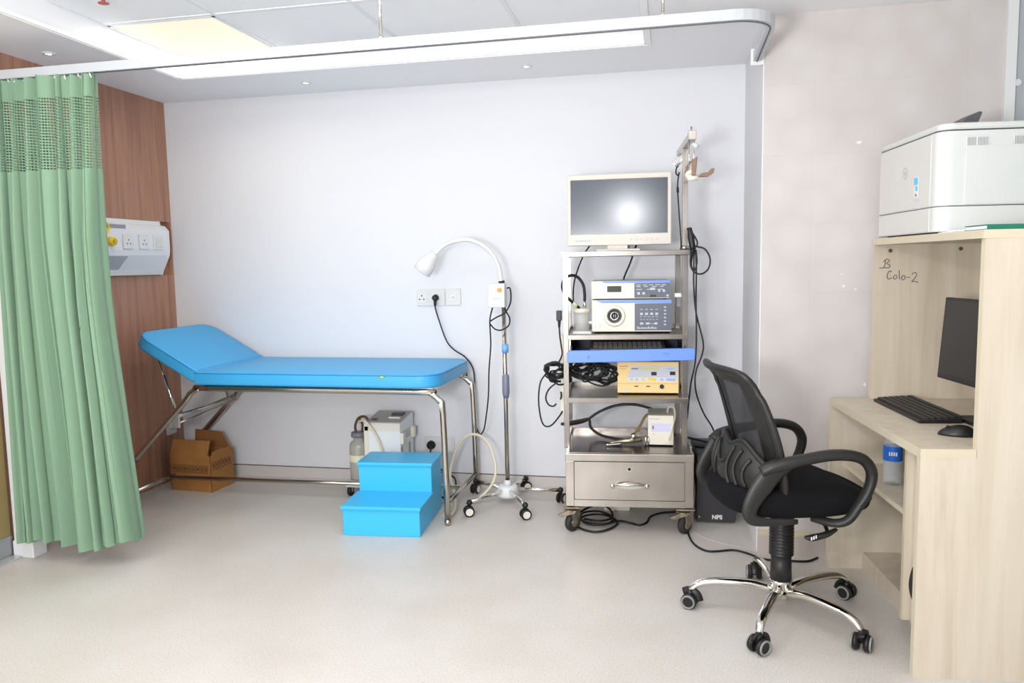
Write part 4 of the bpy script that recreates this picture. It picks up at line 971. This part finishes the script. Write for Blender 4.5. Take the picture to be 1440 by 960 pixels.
# ------------------------------------------------------------------ printer on the hutch
pt = ond('laser_printer', 'large white laser printer on top of the desk hutch', 'printer', .165, -.02, 1.4255, 0)
PW = .565; PH = .374
def rplan(x0, x1, y0, y1, r): return rr(x0, x1, y0, y1, r)
MB().m(PRT).prism(rplan(.0, .5, -PW, 0, (.045, .045, .03, .03)), 'z', .006, .092, bev=.003).build('lower_body', parent=pt)
MB().m(PRT).prism(rplan(.0, .5, -PW, 0, (.045, .045, .03, .03)), 'z', .094, .346, bev=.003).build('upper_body', parent=pt)
MB().m(PRT).prism(rplan(.002, .5, -PW+.002, -.002, (.045, .045, .03, .03)), 'z', .348, .374, bev=.01).build('top_cover', parent=pt)
MB().m(mat('printer_seam', (60, 62, 66), .5)).prism(rplan(.002, .498, -PW+.002, -.002, (.045, .045, .03, .03)), 'z', .09, .349).build('seam', parent=pt)
MB().m(PRTF).box(-.002, -PW+.062, .098, .001, -.03, .342, bev=.0008).box(-.002, -PW+.062, .01, .001, -.03, .088, bev=.0008).build('front_door', parent=pt)
sd = MB().m(PRT).box(.085, -PW-.003, .098, .47, -PW+.001, .295, bev=.0008).box(.16, -PW-.004, .292, .235, -PW, .305)
sd = sd.build('side_door', parent=pt)
vt = MB().m(PRT).box(.085, -PW-.0025, .272, .158, -PW+.001, .328, bev=.0008).build('vent_panel', parent=pt)
vt2 = MB().m(PRT).box(.237, -PW-.0025, .272, .33, -PW+.001, .328, bev=.0008).build('vent_panel', parent=pt)
vs = MB().m(mat('vent_dark', (118, 120, 124), .5))
for i in range(14):
    if i != 6: vs.box(.089+.0048*i, -PW-.0029, .278, .0908+.0048*i, -PW-.002, .322)
vs.build('vent_slots', parent=vt); vs = MB().m(mat('vent_dark', (0, 0, 0)))
for i in range(18):
    if i not in (9,): vs.box(.241+.0048*i, -PW-.0029, .278, .2428+.0048*i, -PW-.002, .322)
vs.build('vent_slots', parent=vt2)
lg_ = MB().m(mat('logo_grey', (168, 168, 170), .4))
Ml = face_left(-.0022, -.285, .236)
lg_.torus((-.0022, -.285, .236), .02, .0012, 'x').text('hp', .026, Ml)
lg_.build('logo', parent=pt)
sk2 = MB().m(WHT).box(-.003, -.405, .138, -.0018, -.372, .212)
sk2.m(mat('sticker_blue', (94, 186, 240), .4)).box(-.0034, -.405, .183, -.0025, -.372, .209).box(-.0034, -.404, .16, -.0025, -.386, .178)
sk2.m(GREYP).box(-.0034, -.398, .142, -.0025, -.382, .15).m(LGREY).box(-.0025, -.43, .122, -.0018, -.375, .124).box(-.0025, -.41, .128, -.0018, -.372, .13)
sk2.build('sticker', parent=pt, label='blue and white energy sticker')
MB().m(mat('panel_dark', (84, 84, 86), .4)).prism([(.095, .37), (.152, .37), (.170, .418), (.160, .421), (.115, .40)], 'y', -.49, -.38, bev=.002).build('control_panel', parent=pt, label='grey tilted control panel')
for x in (.04, .45):
    for y in (-.5, -.06): MB().m(RUB).cyl((x, y, 0), (x, y, .007), .015).build('foot', parent=pt)
# papers and green folder at the printer's near side
gf = ond('green_folder', 'dark green folder lying on the hutch beside the printer', 'folder', .275, -.835, 1.4255, 0)
MB().m(mat('folder_green', (22, 116, 92), .5)).box(-.10, -.07, 0, .22, .07, .003).box(-.10, -.07, .013, .22, .07, .016).box(-.10, -.072, .0, .22, -.069, .016).build('cover', parent=gf)
MB().m(mat('paper', (238, 238, 240), .7)).box(-.098, -.068, .003, .215, .068, .0125).build('pages', parent=gf)
for i in range(3):
    g2 = tag(MB().m(mat('paper', (0, 0, 0))).box(-.05, -.07, 0, .05, .07, .0022).build('paper_sheet', loc=(0, 0, 0)), ['lowest of the white sheets beside the green folder', 'middle one of the white sheets beside the green folder', 'topmost of the white sheets beside the green folder'][i], 'paper', 'loose papers beside the printer')
    e_ = Vector((.6705, -.9562, 0)); a = .10225; lx, ly = .215+.004*i, -.672-.003*i
    g2.location = (e_.x+lx*math.cos(a)-ly*math.sin(a), e_.y+lx*math.sin(a)+ly*math.cos(a), 1.4257+.0026*i); g2.rotation_euler = (0, 0, a+[.05, -.08, .14][i])

# ------------------------------------------------------------------ office chair
ch = empty('office_chair', 'black mesh back swivel office chair on a chrome star base', 'chair', (.41, -1.48, 0))
TH = math.radians(16)
R20 = Matrix.Rotation(TH, 4, 'Z')
tips = [(.083, -1.469), (.292, -1.811), (.645, -1.716), (.686, -1.29), (.342, -1.112)]
for i, (x, y) in enumerate(tips):
    d = Vector((x-.41, y+1.48, 0)); a = math.atan2(d.y, d.x); ux, uy = math.cos(a), math.sin(a); R_ = .335
    lg = MB().m(CHROME).tube([(ux*.03, uy*.03, .098), (ux*.12, uy*.12, .115), (ux*.24, uy*.24, .112), (ux*.30, uy*.30, .098), (ux*R_, uy*R_, .072)], .02, 12, flat=(.015, .019, (0, 0, 1)), rads=[1.15, 1.05, .95, .85, .7]).build('star_leg', parent=ch)
    s = a+math.radians([75, 62, 20, 15, 80][i]); sx, sy = math.cos(s), math.sin(s); cx, cy = ux*(R_+.0), uy*(R_+.0)
    c = MB().m(BLK)
    for k in (-1, 1): c.cyl((cx+sx*k*.008, cy+sy*k*.008, .03), (cx+sx*k*.03, cy+sy*k*.03, .03), .03, bev=.005, n=24)
    c.cyl((cx, cy, .03), (cx, cy, .075), .011).tube([(cx-sy*.036, cy+sx*.036, .03), (cx-sy*.026, cy+sx*.026, .056), (cx, cy, .066), (cx+sy*.026, cy-sx*.026, .056)], .012, 8, flat=(.006, .017))
    c = c.build('caster', parent=lg)
    rg = MB().m(mat('caster_grey', (136, 136, 130), .5))
    for k in (-1, 1): rg.tube([Vector((cx+sx*k*.0305, cy+sy*k*.0305, .03))+Vector((-sy*math.cos(t_), sx*math.cos(t_), math.sin(t_)))*.0235 for t_ in [2*PI*q/20 for q in range(20)]], .004, 6, True, 0)
    rg.build('tread_ring', parent=c)
MB().m(CHROME).lathe([(0, .07), (.034, .07), (.036, .085), (.04, .13), (.044, .138), (.036, .145), (0, .145)]).build('hub', parent=ch)
MB().m(BLKG).cyl((0, 0, .143), (0, 0, .24), .04, .037).build('column_cover', parent=ch)
bel = [(.034, .238)]
for i in range(13): bel += [(.045, .241+.0125*i), (.045, .245+.0125*i), (.039, .2475+.0125*i)]
bel += [(.03, .415), (0, .415)]
MB().m(BLK).lathe(bel).cyl((0, 0, .4), (0, 0, .44), .03).build('bellows', parent=ch)
mk = MB().m(BLK).box(-.10, -.07, .415, .10, .07, .452, bev=.01, M=R20).build('tilt_mechanism', parent=ch)
lv = MB().m(BLKG).tube([R20 @ Vector(p) for p in [(.06, -.06, .43), (.09, -.14, .405), (.08, -.20, .385)]], .007, 8).tube([R20 @ Vector(p) for p in [(.11, -.2, .40), (.07, -.205, .385), (.02, -.205, .375), (-.005, -.205, .378)]], .012, 10, flat=(.012, .016), rads=[.5, .9, 1, .5])
lv = lv.build('tilt_lever', parent=ch)
lt_ = MB().m(WHT)
for i in range(3): lt_.box(.008+.008*i, -.2222, .372+.003*i, .012+.008*i, -.2205, .384+.003*i, M=R20)
lt_.build('lettering', parent=lv)
# seat: waterfall cushion
def seat_f(u, v):
    # u around, v bottom->top
    a = 2*PI*u; n_ = 3.2
    ca, sa = math.cos(a), math.sin(a)
    ex = abs(ca)**(2/n_)*(1 if ca > 0 else -1); ey_ = abs(sa)**(2/n_)*(1 if sa > 0 else -1)
    ring = [(0, .0), (.86, .0), (.97, .012), (1.0, .04), (.985, .072), (.93, .094), (.8, .104), (.45, .112), (0, .115)]
    t = v*(len(ring)-1); i = min(int(t), len(ring)-2); fr_ = t-i
    s_, z = ring[i][0]*(1-fr_)+ring[i+1][0]*fr_, ring[i][1]*(1-fr_)+ring[i+1][1]*fr_
    x = ex*s_*.272+.012; y = ey_*s_*.245
    zz = .450+z*1.0
    if x > .05:
        k = max(0, min(1, (v-.3)/.4)); k = k*k*(3-2*k)
        zz -= (x-.05)**2*(-.3+1.35*k)
    return R20 @ Vector((x, y, zz))
MB().m(BLKF).grid(seat_f, 48, 24).build('seat', parent=ch)
# backrest
def bx(v):   # centreline recline, v 0..1
    z = .50+.460*v
    return -.115-.045*v-.085*v*v, z
def back_f(u, v, off=0., s=1.):
    x, z = bx(v); y = (u-.5)*2
    hw_ = (.185+.045*math.sin(PI*min(1, v*.9+.12)))*s
    x += .045*(y*y)-.01; z += .012*(y*y)*v*0
    if v > .9: x -= .55*(v-.9)**2*10*.3
    return R20 @ Vector((x+off, y*hw_, z-.012*(y**4)*(v > .8)))
MB().m(NET).grid(lambda u, v: back_f(u, v, 0, .93), 24, 30).build('backrest', parent=ch)
ed = [(0, v/14) for v in range(15)]+[(u/10, 1) for u in range(1, 10)]+[(1, 1-v/14) for v in range(15)]+[(1-u/10, 0) for u in range(1, 10)]
MB().m(BLKG).tube([back_f(u, v, 0, .98) for u, v in ed], .014, 10, True, 1, flat=(.02, .014)).build('back_frame', parent=ch)
for sgn in (.16, .84):
    MB().m(BLKG).grid(lambda u, v: back_f((sgn-.16 if sgn < .5 else .82)+.18*u, v, -.002, .97), 4, 24).build('back_border', parent=ch)
MB().m(BLKG).grid(lambda u, v: back_f(.02+.96*u, .9+.1*v, -.002, .97), 24, 5).build('back_border', parent=ch)
LAT = R20 @ Vector((0, 1, 0))
def plate_f(u, v, off=0.):
    y = (u-.5)*.42; q = (u-.5)*2
    zt = .67+.034*math.exp(-((abs(q)-.45)/.28)**2)-.04*abs(q)**3
    zb_ = .505+.05*q*q
    z = zb_+(zt-zb_)*v
    x = -.192+.055*q*q-.025*math.sin(PI*v)-.02*(1-v)
    return R20 @ Vector((x-off, y, z))
lum = MB().m(BLKG).grid(lambda u, v: plate_f(u, v), 24, 10).grid(lambda u, v: plate_f(u, 1-v, .012), 24, 10)
lum.tube([plate_f(i/16, 1, .006) for i in range(17)], .011, 8, smooth=1).tube([plate_f(i/16, 0, .006) for i in range(17)], .011, 8, smooth=1)
lum = lum.build('lumbar_support', parent=ch)
rb = MB().m(BLKG)
for u0, k in ((.12, .02), (.22, .03), (.33, .03), (.67, -.03), (.78, -.03), (.88, -.02)): rb.tube([plate_f(u0+k*math.sin(PI*j/8), .15+.75*j/8, .016) for j in range(9)], .007, 8, smooth=1)
rb.tube([plate_f(.33+.34*j/8, .88-.25*math.sin(PI*j/8), .016) for j in range(9)], .007, 8, smooth=1)
rb.build('ribs', parent=lum)
MB().m(BLKG).tube([R20 @ Vector(p) for p in [(.05, 0, .437), (-.12, 0, .437), (-.19, 0, .45), (-.215, 0, .48), (-.212, 0, .53)]], .01, 10, flat=(.035, .010, LAT)).build('back_bracket', parent=ch)
for s in (-1, 1):
    Y = .265*s
    a_ = MB().m(BLKG)
    a_.tube([R20 @ Vector(p) for p in [(-.185, Y*.93, .63), (-.15, Y*.97, .65), (-.10, Y, .662), (-.03, Y, .674), (.05, Y, .684), (.12, Y, .680), (.17, Y, .660), (.196, Y, .615), (.184, Y, .555), (.150, Y, .50), (.115, Y, .455), (.075, Y*.93, .440), (.03, Y*.7, .441)]], .02, 14, flat=(.024, .019, LAT), rads=[1, 1.15, 1.1, 1, 1, 1, 1, .98, .92, .85, .8, .75, .75])
    a_.tube([R20 @ Vector(p) for p in [(-.09, Y*.99, .655), (-.14, Y*.97, .635), (-.18, Y*.95, .585), (-.212, Y*.95, .535), (-.225, Y*.95, .495), (-.21, Y*.95, .465), (-.15, Y*.93, .452), (-.05, Y*.9, .447)]], .02, 14, flat=(.012, .028, LAT), rads=[.7, 1.3, 1.35, 1.1, .95, .75, .5, .35])
    a_.build('armrest', parent=ch)

# ------------------------------------------------------------------ glass partition at the right
gp = empty('glass_partition', 'clear glass partition edge at the right of the desk', 'glass partition', (1.105, -1.79, 0))
MB().m(PANE).box(.004, -.006, .0, 1.15, .006, 2.38).build('pane', parent=gp)
MB().m(PANEE).box(0, -.006, 0, .004, .006, 2.38).build('edge', parent=gp)

# ------------------------------------------------------------------ lights
def area(name, loc, rot, sx, sy, power, col=(1, 1, 1), spread=None):
    l = bpy.data.lights.new(name, 'AREA'); l.shape = 'RECTANGLE'; l.size = sx; l.size_y = sy; l.energy = power; l.color = col
    if spread: l.spread = spread
    o = bpy.data.objects.new(name, l); COL.objects.link(o); o.location = loc; o.rotation_euler = rot; return o
# glowing tray panel and photographer's flash, plus unseen lights added to fill the room
area('tray_lamp', (-2.36, -.82, ZT-.012), (0, 0, 0), .55, .52, 5, (1, .94, .84))
area('ceiling_fill', (-1.07, -2.0, ZT-.012), (0, 0, 0), .6, .55, 13, (1, .985, .965))  # unseen light added overhead, as are the next two, to even the brightness
area('ceiling_fill', (-2.36, -2.6, ZT-.012), (0, 0, 0), .55, .55, 10, (1, .985, .965))
area('ceiling_fill', (.6, -2.9, ZC-.01), (0, 0, 0), .6, .6, 6, (1, .985, .965))
area('camera_flash', (-.28, -4.5, 1.84), (math.radians(86), 0, 0), .16, .14, 14, (.97, .98, 1))
area('upward_fill', (-.7, -4.6, 1.3), (math.radians(128), 0, 0), .5, .4, 66, (.98, .99, 1))  # unseen fill added to lift the ceiling, aimed up and forward
area('front_fill', (-1.5, FAR+.05, 1.2), (PI/2, 0, 0), 3.2, 2.2, 66, (.95, .98, 1))  # broad fill added behind the viewer; the wall there has no window
wd = bpy.data.worlds.new('room'); SC.world = wd; wd.use_nodes = True
wd.node_tree.nodes['Background'].inputs[0].default_value = (.9, .95, 1, 1); wd.node_tree.nodes['Background'].inputs[1].default_value = .25
SC.view_settings.view_transform = 'Standard'; SC.view_settings.look = 'None'; SC.view_settings.gamma = 1
SC.view_settings.use_curve_mapping = False; SC.view_settings.exposure = .02
